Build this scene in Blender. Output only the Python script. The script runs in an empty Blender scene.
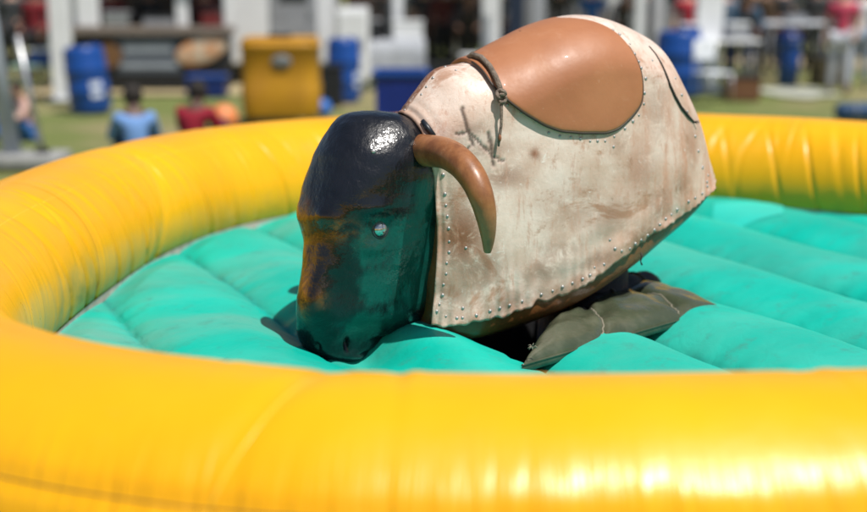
import bpy, bmesh, math, random
import numpy as np
from mathutils import Vector, Matrix
from mathutils.bvhtree import BVHTree
random.seed(7); rng = np.random.default_rng(7)
SC = bpy.context.scene; COL = SC.collection
PI = math.pi

# ------------------------------------------------------------------ camera, sky, sun, exposure
FPX, HY = 1285.0, -27.25
CH = 1.9
PITCH = math.atan((256 - HY) / FPX)
cd = bpy.data.cameras.new('camera'); cam = bpy.data.objects.new('camera', cd); COL.objects.link(cam)
cam.location = (0, 0, CH); cam.rotation_euler = (PI / 2 - PITCH, 0, 0)
cd.sensor_width = 36; cd.lens = FPX / 867 * 36; cd.clip_start = .05; cd.clip_end = 2000
cd.dof.use_dof = True; cd.dof.focus_distance = 3.65; cd.dof.aperture_fstop = 1.15; cd.dof.aperture_blades = 0
SC.camera = cam
SUN = Vector((.31, -.32, .89)).normalized()
elev = math.asin(SUN.z); azim = math.atan2(SUN.x, SUN.y)
w = bpy.data.worlds.new('World'); SC.world = w; w.use_nodes = True
nt = w.node_tree; bg = nt.nodes['Background']
sky = nt.nodes.new('ShaderNodeTexSky'); sky.sky_type = 'NISHITA'; sky.sun_disc = False
sky.sun_elevation = elev; sky.sun_rotation = azim; sky.air_density = 1.0; sky.dust_density = 1.0
nt.links.new(sky.outputs[0], bg.inputs[0]); bg.inputs[1].default_value = .07
sl = bpy.data.lights.new('sun', 'SUN'); so = bpy.data.objects.new('sun', sl); COL.objects.link(so)
sl.energy = 4.7; sl.angle = math.radians(.53); sl.color = (1, .96, .9)
so.rotation_euler = SUN.to_track_quat('Z', 'Y').to_euler()
SC.view_settings.view_transform = 'Standard'; SC.view_settings.look = 'None'
SC.view_settings.exposure = .1; SC.view_settings.gamma = 1
try: SC.view_settings.use_curve_mapping = False
except Exception: pass

# measuring helpers: where a sight line of the survey photo meets a real plane
def ray(x, y):
    c, s = math.cos(PITCH), math.sin(PITCH); a = (x - 433.5) / FPX; b = -(y - 256) / FPX
    return Vector((a, c + b * s, -s + b * c))
CAM = Vector((0, 0, CH))
def onz(x, y, z):
    d = ray(x, y); return CAM + d * ((z - CH) / d.z)
def ony(x, y, Y):
    d = ray(x, y); return CAM + d * (Y / d.y)

# ------------------------------------------------------------------ object helpers
def tag(o, label=None, cat=None, group=None, kind=None):
    if label: o['label'] = label
    if cat: o['category'] = cat
    if group: o['group'] = group
    if kind: o['kind'] = kind
    return o
def thing(name, label, cat, loc=(0, 0, 0), rz=0, group=None):
    o = bpy.data.objects.new(name, None); COL.objects.link(o); o.empty_display_size = .1
    o.location = loc; o.rotation_euler = (0, 0, rz)
    return tag(o, label, cat, group)
def mesh_obj(name, me, m, parent=None, smooth=True):
    o = bpy.data.objects.new(name, me); COL.objects.link(o)
    if m: me.materials.append(m)
    if smooth and len(me.polygons): me.polygons.foreach_set('use_smooth', [True] * len(me.polygons))
    if parent: o.parent = parent
    return o
def grid_mesh(name, P, m, parent=None, cu=False, cv=False, uv=None, attr=None, flip=False, mask=None):
    """P: (nu,nv,3) array of points -> one sheet; cu/cv close it round"""
    nu, nv = P.shape[:2]
    I = np.arange(nu * nv).reshape(nu, nv)
    if cu: I = np.concatenate([I, I[:1]], 0)
    if cv: I = np.concatenate([I, I[:, :1]], 1)
    q = np.stack([I[:-1, :-1], I[1:, :-1], I[1:, 1:], I[:-1, 1:]], -1).reshape(-1, 4)
    if mask is not None: q = q[mask.reshape(-1)]
    if flip: q = q[:, ::-1]
    me = bpy.data.meshes.new(name)
    me.vertices.add(nu * nv); me.vertices.foreach_set('co', P.reshape(-1).astype(np.float32))
    me.loops.add(len(q) * 4); me.loops.foreach_set('vertex_index', q.reshape(-1).astype(np.int32))
    me.polygons.add(len(q)); me.polygons.foreach_set('loop_start', np.arange(0, len(q) * 4, 4, dtype=np.int32))
    me.update(calc_edges=True); me.validate()
    for k, v in (attr or {}).items():
        v = np.asarray(v)
        if v.ndim == 2: a = me.attributes.new(k, 'FLOAT', 'POINT'); a.data.foreach_set('value', v.reshape(-1).astype(np.float32))
        else: a = me.attributes.new(k, 'FLOAT_VECTOR', 'POINT'); a.data.foreach_set('vector', v.reshape(-1).astype(np.float32))
    return mesh_obj(name, me, m, parent)
class MB:
    """collects boxes, tubes and lathes into one mesh"""
    def __init__(s): s.bm = bmesh.new()
    def box(s, c, d, rot=None, bev=0):
        r = bmesh.ops.create_cube(s.bm, size=1); vs = r['verts']
        M = Matrix.Translation(c) @ (rot or Matrix()).to_4x4() @ Matrix.Diagonal((*d, 1))
        bmesh.ops.transform(s.bm, matrix=M, verts=vs)
        if bev:
            es = list({e for v in vs for e in v.link_edges})
            bmesh.ops.bevel(s.bm, geom=es, offset=bev, segments=2, affect='EDGES', profile=.5)
        return s
    def tube(s, pts, rad, n=12, cap=True):
        pts = [Vector(p) for p in pts]; rad = rad if hasattr(rad, '__len__') else [rad] * len(pts)
        rings = []; up = None
        for i, p in enumerate(pts):
            t = (pts[min(i + 1, len(pts) - 1)] - pts[max(i - 1, 0)]).normalized()
            if up is None: up = Vector((0, 0, 1)) if abs(t.z) < .9 else Vector((1, 0, 0))
            a = up - t * up.dot(t); a.normalize(); up = a; b = t.cross(a)
            rings.append([s.bm.verts.new(p + (a * math.cos(k * 2 * PI / n) + b * math.sin(k * 2 * PI / n)) * rad[i]) for k in range(n)])
        for A, B in zip(rings, rings[1:]):
            for k in range(n): s.bm.faces.new((A[k], A[(k + 1) % n], B[(k + 1) % n], B[k]))
        if cap:
            s.bm.faces.new(rings[0][::-1]); s.bm.faces.new(rings[-1])
        return s
    def lathe(s, c, prof, n=24, sx=1, sy=1):
        c = Vector(c); rings = []
        for r, z in prof: rings.append([s.bm.verts.new(c + Vector((r * sx * math.cos(k * 2 * PI / n), r * sy * math.sin(k * 2 * PI / n), z))) for k in range(n)])
        for A, B in zip(rings, rings[1:]):
            for k in range(n): s.bm.faces.new((A[k], A[(k + 1) % n], B[(k + 1) % n], B[k]))
        s.bm.faces.new(rings[0][::-1]); s.bm.faces.new(rings[-1]); return s
    def ball(s, c, r, sc=(1, 1, 1), n=16):
        q = bmesh.ops.create_uvsphere(s.bm, u_segments=n, v_segments=n // 2 + 2, radius=r)
        bmesh.ops.transform(s.bm, matrix=Matrix.Translation(c) @ Matrix.Diagonal((*sc, 1)), verts=q['verts']); return s
    def build(s, name, m, parent=None, smooth=False):
        me = bpy.data.meshes.new(name); s.bm.normal_update(); s.bm.to_mesh(me); s.bm.free()
        return mesh_obj(name, me, m, parent, smooth)

# ------------------------------------------------------------------ material helpers
def mat(name, col, rough=.5, metal=0, spec=.5, coat=0, vary=.12, vscale=6, bump=0, bscale=60, dirt=None, dirt_amt=.3, dscale=3):
    m = bpy.data.materials.new(name); m.use_nodes = True; t = m.node_tree; b = t.nodes['Principled BSDF']
    b.inputs['Roughness'].default_value = rough; b.inputs['Metallic'].default_value = metal
    b.inputs['Specular IOR Level'].default_value = spec; b.inputs['Coat Weight'].default_value = coat
    tc = t.nodes.new('ShaderNodeTexCoord')
    n = t.nodes.new('ShaderNodeTexNoise'); n.inputs['Scale'].default_value = vscale; n.inputs['Detail'].default_value = 6
    t.links.new(tc.outputs['Object'], n.inputs['Vector'])
    r = t.nodes.new('ShaderNodeValToRGB'); t.links.new(n.outputs['Fac'], r.inputs[0])
    r.color_ramp.elements[0].position = .3; r.color_ramp.elements[1].position = .7
    r.color_ramp.elements[0].color = (*[c * (1 - vary) for c in col], 1); r.color_ramp.elements[1].color = (*[min(1, c * (1 + vary)) for c in col], 1)
    out = r.outputs[0]
    if dirt:
        n2 = t.nodes.new('ShaderNodeTexNoise'); n2.inputs['Scale'].default_value = dscale; n2.inputs['Detail'].default_value = 9; n2.inputs['Roughness'].default_value = .65
        t.links.new(tc.outputs['Object'], n2.inputs['Vector'])
        mr = t.nodes.new('ShaderNodeMapRange'); mr.inputs[1].default_value = .45; mr.inputs[2].default_value = .75; mr.inputs[4].default_value = dirt_amt
        t.links.new(n2.outputs['Fac'], mr.inputs[0])
        mx = t.nodes.new('ShaderNodeMix'); mx.data_type = 'RGBA'; t.links.new(mr.outputs[0], mx.inputs[0]); t.links.new(out, mx.inputs[6]); mx.inputs[7].default_value = (*dirt, 1)
        out = mx.outputs[2]
    t.links.new(out, b.inputs['Base Color'])
    if bump:
        n3 = t.nodes.new('ShaderNodeTexNoise'); n3.inputs['Scale'].default_value = bscale; n3.inputs['Detail'].default_value = 5
        t.links.new(tc.outputs['Object'], n3.inputs['Vector'])
        bp = t.nodes.new('ShaderNodeBump'); bp.inputs['Strength'].default_value = bump; bp.inputs['Distance'].default_value = .01
        t.links.new(n3.outputs['Fac'], bp.inputs['Height']); t.links.new(bp.outputs[0], b.inputs['Normal'])
    return m
class NT:
    """small node-graph writer"""
    def __init__(s, m): s.t = m.node_tree; s.b = s.t.nodes['Principled BSDF']
    def n(s, typ, ins=None, **kw):
        x = s.t.nodes.new(typ)
        for k, v in kw.items(): setattr(x, k, v)
        for k, v in (ins or {}).items():
            if isinstance(v, bpy.types.NodeSocket): s.t.links.new(v, x.inputs[k])
            else: x.inputs[k].default_value = v
        return x
    def math(s, op, a, b=0.0, c=None):
        d = {0: a, 1: b}
        if c is not None: d[2] = c
        return s.n('ShaderNodeMath', d, operation=op).outputs[0]
    def noise(s, vec, sc, det=4, rough=.55, dist=0): return s.n('ShaderNodeTexNoise', {'Vector': vec, 'Scale': sc, 'Detail': det, 'Roughness': rough, 'Distortion': dist}).outputs['Fac']
    def rng(s, v, a, b, c=0., d=1.): return s.n('ShaderNodeMapRange', {0: v, 1: a, 2: b, 3: c, 4: d}, interpolation_type='SMOOTHSTEP').outputs[0]
    def mix(s, f, a, b):
        x = s.n('ShaderNodeMix', data_type='RGBA')
        for k, v in ((0, f), (6, a), (7, b)):
            if isinstance(v, bpy.types.NodeSocket): s.t.links.new(v, x.inputs[k])
            else: x.inputs[k].default_value = v if k == 0 else (*v, 1)
        return x.outputs[2]
    def attr(s, name, out='Fac'): return s.n('ShaderNodeAttribute', attribute_name=name).outputs[out]
    def vmul(s, v, k): return s.n('ShaderNodeVectorMath', {0: v, 1: k}, operation='MULTIPLY').outputs[0]
    def bump(s, h, st, dist, nrm=None):
        d = {'Height': h, 'Strength': st, 'Distance': dist}
        if nrm is not None: d['Normal'] = nrm
        return s.n('ShaderNodeBump', d).outputs[0]
    def set(s, k, v):
        if isinstance(v, bpy.types.NodeSocket): s.t.links.new(v, s.b.inputs[k])
        else: s.b.inputs[k].default_value = v
def newmat(name):
    m = bpy.data.materials.new(name); m.use_nodes = True; return m, NT(m)

# ------------------------------------------------------------------ ground
def ground_mat():
    m, g = newmat('grass_ground'); tc = g.n('ShaderNodeTexCoord').outputs['Object']
    a = g.noise(tc, .35, 5); b = g.noise(tc, 14, 6, .7); c = g.noise(tc, 1.3, 4)
    col = g.mix(g.rng(b, .3, .7), (.13, .165, .05), (.22, .25, .085))
    col = g.mix(g.math('MULTIPLY', g.rng(a, .42, .62), g.rng(c, .3, .6, .3, 1)), col, (.33, .27, .15))
    g.set('Base Color', col); g.set('Roughness', .95); g.set('Specular IOR Level', .1)
    g.set('Normal', g.bump(g.noise(tc, 60, 4, .7), .6, .04)); return m
xs = np.linspace(-1, 1, 161); gx, gy = np.meshgrid(np.sign(xs) * np.abs(xs) ** 2.2 * 600, np.sign(xs) * np.abs(xs) ** 2.2 * 600 + 20, indexing='ij')
gz = -.004 + .02 * np.sin(gx * .7) * np.sin(gy * .5) * (np.hypot(gx, gy - 20) < 60) - .02
grid_mesh('ground', np.stack([gx, gy, gz], -1), ground_mat()); bpy.data.objects['ground']['kind'] = 'structure'

def blob_sheet(name, cx, cy, rx, ry, z, m, seed):
    r_ = np.random.default_rng(seed); n = 64; a = np.arange(n) * 2 * PI / n
    k = 1 + sum(r_.uniform(.03, .1) * np.cos(j * a + r_.uniform(0, 6)) for j in range(2, 7))
    P = np.stack([np.stack([cx + rx * f * k * np.cos(a), cy + ry * f * k * np.sin(a), z + 0 * a], -1) for f in np.linspace(.01, 1, 10)], 0)
    o = grid_mesh(name, P, m, cv=True, flip=True); o['kind'] = 'structure'; return o
straw = mat('dry_grass', (.42, .34, .19), .95, vary=.25, vscale=4, bump=.5)
p = onz(805, 62, 0); blob_sheet('dry_grass_patch', p.x, p.y + 1.5, 2.6, 3.0, .012, straw, 3)
p = onz(135, 96, 0); blob_sheet('dry_grass_patch', p.x, p.y + 1, 3.0, 1.0, .012, straw, 5)
pale = mat('pale_sand', (.45, .46, .38), .9, vary=.2, vscale=3)
p = onz(797, 93, 0); blob_sheet('sand_patch', p.x, p.y, .55, .9, .018, pale, 8)

# ------------------------------------------------------------------ the inflatable arena
L = .62
K4, P4, K3, P3 = -.0349, 1.6045, .0349, 1.7908
RR, TR = 2.8416 * .8, .3671 * .8
CX, CY, ZT = .8922 * .8, 5.3591 * .8, L + .3671 * .8
ZF = L + .2372 * .8
def centre_line(t):
    rr = RR * (1 + K4 * np.cos(4 * (t - P4)) + K3 * np.cos(3 * (t - P3)))
    return np.stack([rr * np.cos(t) + CX, rr * np.sin(t) + CY, 0 * t + ZT], -1)
def ring(th, ph, r=TR, dz=0, lift=0):
    e = 1e-4; t = centre_line(th + e) - centre_line(th - e); t /= np.linalg.norm(t, axis=-1, keepdims=True)
    n = np.stack([t[..., 1], -t[..., 0], 0 * th], -1)
    N = np.cos(ph)[..., None] * n + np.sin(ph)[..., None] * np.array([0, 0, 1.])
    c = centre_line(th); c[..., 2] += dz
    return c + N * (np.asarray(r)[..., None] if np.ndim(r) else r) + N * (np.asarray(lift)[..., None] if np.ndim(lift) else lift)
SEAMS = [(-1.991, .036), (2.69, .068), (1.72, .03), (.62, -.04), (-.45, -.03), (-1.25, .03)]           # cross seams round the tube
LONG = math.radians(29)
def wrap(a): return (a + PI) % (2 * PI) - PI
def yellow_mat():
    m, g = newmat('yellow_vinyl'); uv = g.attr('tuv', 'Vector'); tc = g.n('ShaderNodeTexCoord').outputs['Object']
    col = g.mix(g.rng(g.noise(tc, 1.4, 5), .35, .65), (.84, .39, .003), (.91, .442, .004))
    f = g.math('MULTIPLY', g.rng(g.noise(tc, 5, 9, .7), .56, .74), g.rng(g.noise(tc, .9, 2), .45, .7, .12, .75))
    col = g.mix(f, col, (.62, .33, .04))
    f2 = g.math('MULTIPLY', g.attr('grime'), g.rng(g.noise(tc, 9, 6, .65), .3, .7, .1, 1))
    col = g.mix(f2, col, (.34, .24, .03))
    f3 = g.rng(g.noise(g.vmul(tc, (1, 1, 1)), 26, 3, .5), .74, .79)
    col = g.mix(g.math('MULTIPLY', f3, .5), col, (.7, .28, .06))
    g.set('Base Color', col); g.set('Roughness', g.rng(g.noise(tc, 4, 5), .3, .7, .27, .40)); g.set('Specular IOR Level', .45)
    # fine gathers that run across the tube near its long seam, longer folds on its inner side
    wr = g.noise(g.vmul(uv, (26, 1.6, 0)), 1, 3, .6, .3)
    wr2 = g.noise(g.vmul(uv, (7, .7, 0)), 1, 3, .55, .4)
    gm = g.attr('gather'); im = g.attr('inner')
    h = g.math('ADD', g.math('MULTIPLY', wr, gm), g.math('MULTIPLY', g.math('POWER', wr2, 1.5), im))
    h = g.math('ADD', h, g.math('MULTIPLY', g.noise(tc, 9, 3), .12))
    nb = g.bump(h, .75, .022); g.set('Normal', g.bump(g.noise(tc, 420, 2), .04, .002, nb)); return m
YEL = yellow_mat()
arena = thing('inflatable_arena', 'round inflatable ring with thick glossy yellow tube walls around a ribbed teal mattress', 'inflatable', (CX, CY, 0))
def local(P, o): return P - np.array(o.location)
nu, nv = 2200, 110
th, ph = np.meshgrid(np.arange(nu) / nu * 2 * PI - PI, np.arange(nv) / nv * 2 * PI - PI / 2, indexing='ij')
def ring_disp(th, ph):
    d = np.zeros_like(th)
    for s, lean in SEAMS:                                       # pinched cross seams with puckers fading away from them
        x = wrap(th - s - lean * (ph - PI / 2)) * RR
        d -= .006 * np.exp(-(x / .03) ** 2) + .004 * np.exp(-(x / .12) ** 2)
    x = (ph - LONG) * TR
    k = .5 + .5 * np.sin(th * 61 + 2 * np.sin(th * 17))
    d -= .007 * np.exp(-(x / .018) ** 2) + .0035 * k * np.exp(-(x / .05) ** 2)
    r_ = np.random.default_rng(4)
    inner = np.clip((np.sin(ph - math.radians(60))) * 1.0, 0, 1)
    for i in range(120):                                  # long soft folds across the inner side
        t0 = r_.uniform(-PI, PI); wdt = r_.uniform(.010, .028); amp = r_.uniform(.0015, .0055) * (1.2 if abs(wrap(t0 - 2.9)) < .6 else .8)
        p0 = r_.uniform(1.9, 3.3); pw = r_.uniform(.35, .8); sl_ = r_.uniform(-.06, .06)
        x = wrap(th - t0 + sl_ * (ph - p0)) * RR
        d -= amp * np.exp(-(x / wdt) ** 2) * np.exp(-((ph - p0) / pw) ** 2)
        d += amp * .5 * np.exp(-((x - wdt * 1.7) / wdt) ** 2) * np.exp(-((ph - p0) / pw) ** 2)
    for t0, am in ((1.10, .008), (1.015, .009), (.90, .008), (1.26, .004), (-3.12, .012), (-3.07, .013), (3.05, .010), (2.98, .008), (2.90, .011), (2.84, .007), (2.60, .010), (2.50, .007), (2.33, .009), (-2.99, .009), (2.17, .006)):   # the marked creases
        x = wrap(th - t0 + .04 * (ph - 2.9)) * RR
        d -= am * np.exp(-(x / .011) ** 2) * (1 / (1 + np.exp(-(ph - 2.25) * 7)))
    return d
D = ring_disp(th, ph)
P = ring(th, ph, TR, 0, D)
tuv = np.stack([th * RR, ph * TR, 0 * th], -1)
gather = np.exp(-((ph - LONG) * TR / .085) ** 2) * 1.0
innr = 1.0 / (1 + np.exp(-(ph - 2.0) * 5)) * (.35 + .65 * np.exp(-(wrap(th - 2.95) / .75) ** 2))
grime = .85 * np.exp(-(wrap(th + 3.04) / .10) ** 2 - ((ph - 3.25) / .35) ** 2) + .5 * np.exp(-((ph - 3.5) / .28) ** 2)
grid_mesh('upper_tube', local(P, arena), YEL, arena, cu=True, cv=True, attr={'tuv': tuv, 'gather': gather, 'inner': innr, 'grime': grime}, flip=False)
th2, ph2 = np.meshgrid(np.arange(400) / 400 * 2 * PI - PI, np.arange(48) / 48 * 2 * PI, indexing='ij')
grid_mesh('lower_tube', local(ring(th2, ph2, .335, .325 - ZT, .006 * np.sin(th2 * 61) * np.exp(-((ph2 - .5) / .3) ** 2)), arena), YEL, arena, cu=True, cv=True,
          attr={'tuv': np.stack([th2 * RR, ph2 * TR, 0 * th2], -1), 'gather': 0 * th2 + .2, 'inner': 0 * th2, 'grime': 0 * th2})
# stitched long seam and taped cross welds
STITCH = mat('dark_stitching', (.10, .06, .02), .8)
def strip(name, ths, phs, wd, lift, m, seg=8):
    A = ring(ths, phs, TR, 0, ring_disp(ths, phs)); T = np.gradient(A, axis=0); T /= np.linalg.norm(T, axis=1)[:, None]
    c = centre_line(ths); N = A - c; N /= np.linalg.norm(N, axis=1)[:, None]; B = np.cross(T, N)
    a = np.linspace(0, PI, seg)[None, :, None]
    Q = A[:, None] + B[:, None] * np.cos(a) * wd - N[:, None] * .0006 + N[:, None] * np.sin(a) * lift
    return grid_mesh(name, local(Q, arena), m, arena, flip=True)
t_ = np.arange(1600) / 1600 * 2 * PI - PI
strip('stitched_seam', t_, 0 * t_ + LONG, .0026, .0025, STITCH)
WELD = mat('yellow_weld_tape', (.98, .52, .03), .3, vary=.05)
for s, lean in SEAMS:
    p_ = np.linspace(-PI / 2, 1.5 * PI, 260); strip('cross_weld', s + lean * (p_ - PI / 2) + .006, p_, .0038, .0014, WELD)
p_ = 0 * t_ + math.radians(122) + .01 * np.sin(t_ * 9)
strip('top_weld', t_, p_, .0018, .0006, WELD)

# mattress
RD = np.array([.46, -.888]); RN = np.array([.888, .46]); C0, CS = .97, .468
def rib_z(x, y):
    n = x * RN[0] + y * RN[1]; d = x * RD[0] + y * RD[1]
    q = (n + .012 * np.sin(d * 3.1) - C0) / CS; k = np.floor(q); f = q - k
    amp = .066 + .022 / (1 + np.exp(-(k - 1.2) * 2)) + .006 * np.sin(k * 2.3 + 1)
    z = ZF - .045 + amp * np.abs(np.sin(PI * f)) ** .66
    pk = np.exp(-np.minimum(f, 1 - f) / .09)
    z = z - .03 * np.exp(-((x + .22) ** 2 + (y - 3.74) ** 2) / .16 ** 2) - .06 * np.exp(-((n - 1.53) / .07) ** 2 - ((d + 3.38) / .22) ** 2) + .02 * np.exp(-((n - 1.70) / .1) ** 2 - ((d + 3.35) / .25) ** 2)
    z = z + .006 * pk * np.sin(d * 42 + 3 * np.sin(d * 9 + k * 2)) + .003 * np.sin(d * 7 + k * 5) + .003 * np.sin(n * 23 + d * 4)
    return z
n_ = np.arange(CX * RN[0] + CY * RN[1] - 2.5, CX * RN[0] + CY * RN[1] + 2.5, .0085); d_ = np.arange(CX * RD[0] + CY * RD[1] - 2.5, CX * RD[0] + CY * RD[1] + 2.5, .014)
nn, dd = np.meshgrid(n_, d_, indexing='ij'); X = nn * RN[0] + dd * RD[0]; Y = nn * RN[1] + dd * RD[1]
ang = np.arctan2(Y - CY, X - CX); rad = np.hypot(X - CX, Y - CY)
cl = centre_line(ang); rcl = np.hypot(cl[..., 0] - CX, cl[..., 1] - CY)
HN0, HN1, HD0, HD1 = 1.885, 2.60, -4.10, -3.08
Z = rib_z(X, Y); edge = np.clip((rcl - TR - rad) / .10, 0, 1); Z = (ZF - .03) + (Z - ZF + .03) * (.35 + .65 * edge)
def hd1(n): return -3.03 - .32 * (n - HN0)
hole = np.maximum(0, np.minimum(np.minimum(nn - HN0, HN1 - nn), np.minimum(dd - HD0, hd1(nn) - dd)))
ok = (rad < rcl - TR * .7) & (hole <= 0)
m_, g = newmat('teal_vinyl'); tc = g.n('ShaderNodeTexCoord').outputs['Object']
rot = g.n('ShaderNodeMapping', {'Vector': tc, 'Rotation': (0, 0, math.radians(62.6)), 'Scale': (1, 1, 1)}).outputs[0]
st = g.n('ShaderNodeMapping', {'Vector': tc, 'Rotation': (0, 0, math.radians(10)), 'Scale': (1.2, 3, 1)}).outputs[0]
col = g.mix(g.rng(g.noise(tc, 2.5, 5), .35, .65), (.003, .41, .315), (.006, .49, .38))
col = g.mix(g.math('MULTIPLY', g.rng(g.noise(st, .8, 7, .6, .5), .36, .80), g.attr('dust')), col, (.14, .36, .29))
col = g.mix(g.rng(g.noise(tc, 11, 8, .7), .52, .74, 0, .65), col, (.06, .25, .205))
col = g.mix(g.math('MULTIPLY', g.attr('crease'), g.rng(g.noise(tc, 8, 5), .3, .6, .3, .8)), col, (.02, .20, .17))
g.set('Base Color', col); g.set('Roughness', .5); g.set('Specular IOR Level', .12)
g.set('Normal', g.bump(g.noise(g.vmul(rot, (1, 1, 1)), 12, 4, .6, .5), .35, .012))
TEAL = m_
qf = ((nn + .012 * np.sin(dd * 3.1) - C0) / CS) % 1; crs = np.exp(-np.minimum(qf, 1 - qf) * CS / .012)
dust = .35 + .65 / (1 + np.exp((X - .0) * 3))
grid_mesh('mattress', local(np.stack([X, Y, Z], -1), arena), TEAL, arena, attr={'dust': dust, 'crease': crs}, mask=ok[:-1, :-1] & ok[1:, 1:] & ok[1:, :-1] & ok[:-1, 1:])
# webbing where mattress meets the tube
kk = math.acos(-1) ; pc = PI - math.asin((ZF - .01 - ZT) / TR)
WEB = mat('pale_webbing', (.62, .42, .38), .8, vary=.3, vscale=20)
A = ring(t_, 0 * t_ + pc, TR + .004); B = ring(t_, 0 * t_ + pc + .06, TR + .012); B2 = ring(t_, 0 * t_ + pc - .03, TR + .003)
grid_mesh('edge_webbing', local(np.stack([B2, A, B], 1), arena), WEB, arena, cu=True)
# repair patch on the far mattress
def drape(name, pts, m, parent, lift=.005, nu=24, nv=10):
    a, b, c, d = [Vector(p).xy for p in pts]
    Q = np.zeros((nu, nv, 3))
    for i in range(nu):
        for j in range(nv):
            u, v = i / (nu - 1), j / (nv - 1); p = (a * (1 - u) + b * u) * (1 - v) + (d * (1 - u) + c * u) * v
            Q[i, j] = (p.x, p.y, float(rib_z(np.array(p.x), np.array(p.y))) + lift)
    return grid_mesh(name, local(Q, parent), m, parent)
TEAL2 = mat('light_teal_patch', (.02, .56, .46), .5, vary=.06, bump=.2)
drape('repair_patch', [onz(710, 217, .84), onz(783, 217, .84), onz(783, 206, .84), onz(714, 204, .84)], TEAL2, arena, .004)

# pit around the machine
BLK = mat('black_rubber', (.012, .012, .013), .6, vary=.3, bump=.3)
def nd(n, d, z): return Vector((n * RN[0] + d * RD[0], n * RN[1] + d * RD[1], z))
pit = MB(); fr = Matrix(((RN[0], RD[0], 0), (RN[1], RD[1], 0), (0, 0, 1)))
cn, cdd = (HN0 + HN1) / 2, (HD0 + HD1) / 2
pit.box(nd(cn, cdd, .30) - arena.location, (HN1 - HN0, HD1 - HD0, .02), fr)
pc_ = [(HN0, HD0), (HN1, HD0), (HN1, hd1(HN1)), (HN0, hd1(HN0))]
for (n0, d0), (n1, d1) in zip(pc_, pc_[1:] + pc_[:1]):
    a_, b_ = nd(n0, d0, .53), nd(n1, d1, .53); v_ = b_ - a_; an_ = math.atan2(v_.y, v_.x)
    pit.box((a_ + b_) / 2 - arena.location, (v_.length + .006, .014, .46), Matrix.Rotation(an_, 3, 'Z'))
pit.build('pit_lining', BLK, arena)

# ------------------------------------------------------------------ the mechanical bull
AL = math.radians(28); AX = Vector((math.cos(AL), math.sin(AL), 0)); NX = Vector((math.sin(AL), -math.cos(AL), 0)); O = Vector((.45, 4.15, 0))
def onflank(x, y, wd):
    d = ray(x, y); t = (wd - (CAM - O).dot(NX)) / d.dot(NX); p = CAM + d * t; return (p - O).dot(AX), p.z
ST = [((402, 114), (431, 325), .15), ((418, 90), (460, 329), .19), ((437, 68), (490, 323), .22), ((470, 60), (522, 314), .24), ((505, 43), (552, 304), .255),
      ((540, 27), (578, 294), .265), ((575, 19), (603, 281), .27), ((605, 22), (625, 267), .27), ((632, 34), (648, 250), .262), ((655, 51), (668, 233), .25),
      ((670, 79), (686, 218), .225), ((685, 113), (701, 204), .20), ((699, 149), (709, 195), .175), ((709, 175), (714, 188), .15)]
K = len(ST); kt = np.linspace(0, 1, K)
uT, zT = np.array([onflank(*a, 0.0) for a, b, c in ST]).T
uB, zB = np.array([onflank(*b, c * .97) for a, b, c in ST]).T
WW = np.array([c for a, b, c in ST])
def smooth_interp(s, y):                                  # catmull-rom
    x = np.clip(s, 0, 1) * (K - 1); i = np.clip(np.floor(x).astype(int), 0, K - 2); f = x - i
    g_ = lambda j: y[np.clip(j, 0, K - 1)]
    p0, p1, p2, p3 = np.where(i > 0, g_(i - 1), 2 * g_(i) - g_(i + 1)), g_(i), g_(i + 1), np.where(i < K - 2, g_(i + 2), 2 * g_(i + 1) - g_(i))
    return .5 * (2 * p1 + (p2 - p0) * f + (2 * p0 - 5 * p1 + 4 * p2 - p3) * f ** 2 + (3 * p1 - p0 - 3 * p2 + p3) * f ** 3)
def hide_pt(s, t, off=0., kw=1.0):
    """s along the back 0..1, t across: 0 crest, +1 near lower edge, -1 far lower edge"""
    a = np.abs(t) * PI / 2; sg = np.sign(t)
    drop = np.abs(t) ** 2; qd = 1 - np.minimum(drop / .20, 1)
    lat = .74 * np.sqrt(np.maximum(1 - qd ** 2, 0)) + .26 * drop; lat = lat * (1 - .03 * np.abs(t) ** 6)
    W_ = smooth_interp(s, WW) * kw
    wl = np.maximum(lat, drop) ** 1.15
    u = smooth_interp(s, uT) * (1 - wl) + smooth_interp(s, uB) * wl
    z = smooth_interp(s, zT) * (1 - drop) + smooth_interp(s, zB) * drop
    u = u + .03 * np.sin(PI * drop) * np.clip(1 - s * 5, 0, 1)
    lt = lat * W_ * sg
    P = np.stack([O.x + u * AX.x + lt * NX.x, O.y + u * AX.y + lt * NX.y, z], -1)
    return P
def with_off(s, t, off):
    e = 1e-3
    if np.ndim(off) == 0 and off == 0: return hide_pt(s, t)
    Ps = hide_pt(np.minimum(s + e, 1), t) - hide_pt(np.maximum(s - e, 0), t); Pt = hide_pt(s, t + e) - hide_pt(s, t - e)
    N = np.cross(Ps, Pt); N /= np.linalg.norm(N, axis=-1, keepdims=True) + 1e-12
    N = -N
    return hide_pt(s, t) + N * np.asarray(off)[..., None]
bull = thing('mechanical_bull', 'mechanical rodeo bull with black head, brown horns and riveted off-white hide, tipped nose down', 'mechanical bull', (O.x, O.y, .31))
def bl(P): return np.asarray(P) - np.array(bull.location)
ns, ntt = 420, 361
S, T = np.meshgrid(np.linspace(0, 1, ns), np.linspace(-1, 1, ntt), indexing='ij')
H0 = hide_pt(S, T)
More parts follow.
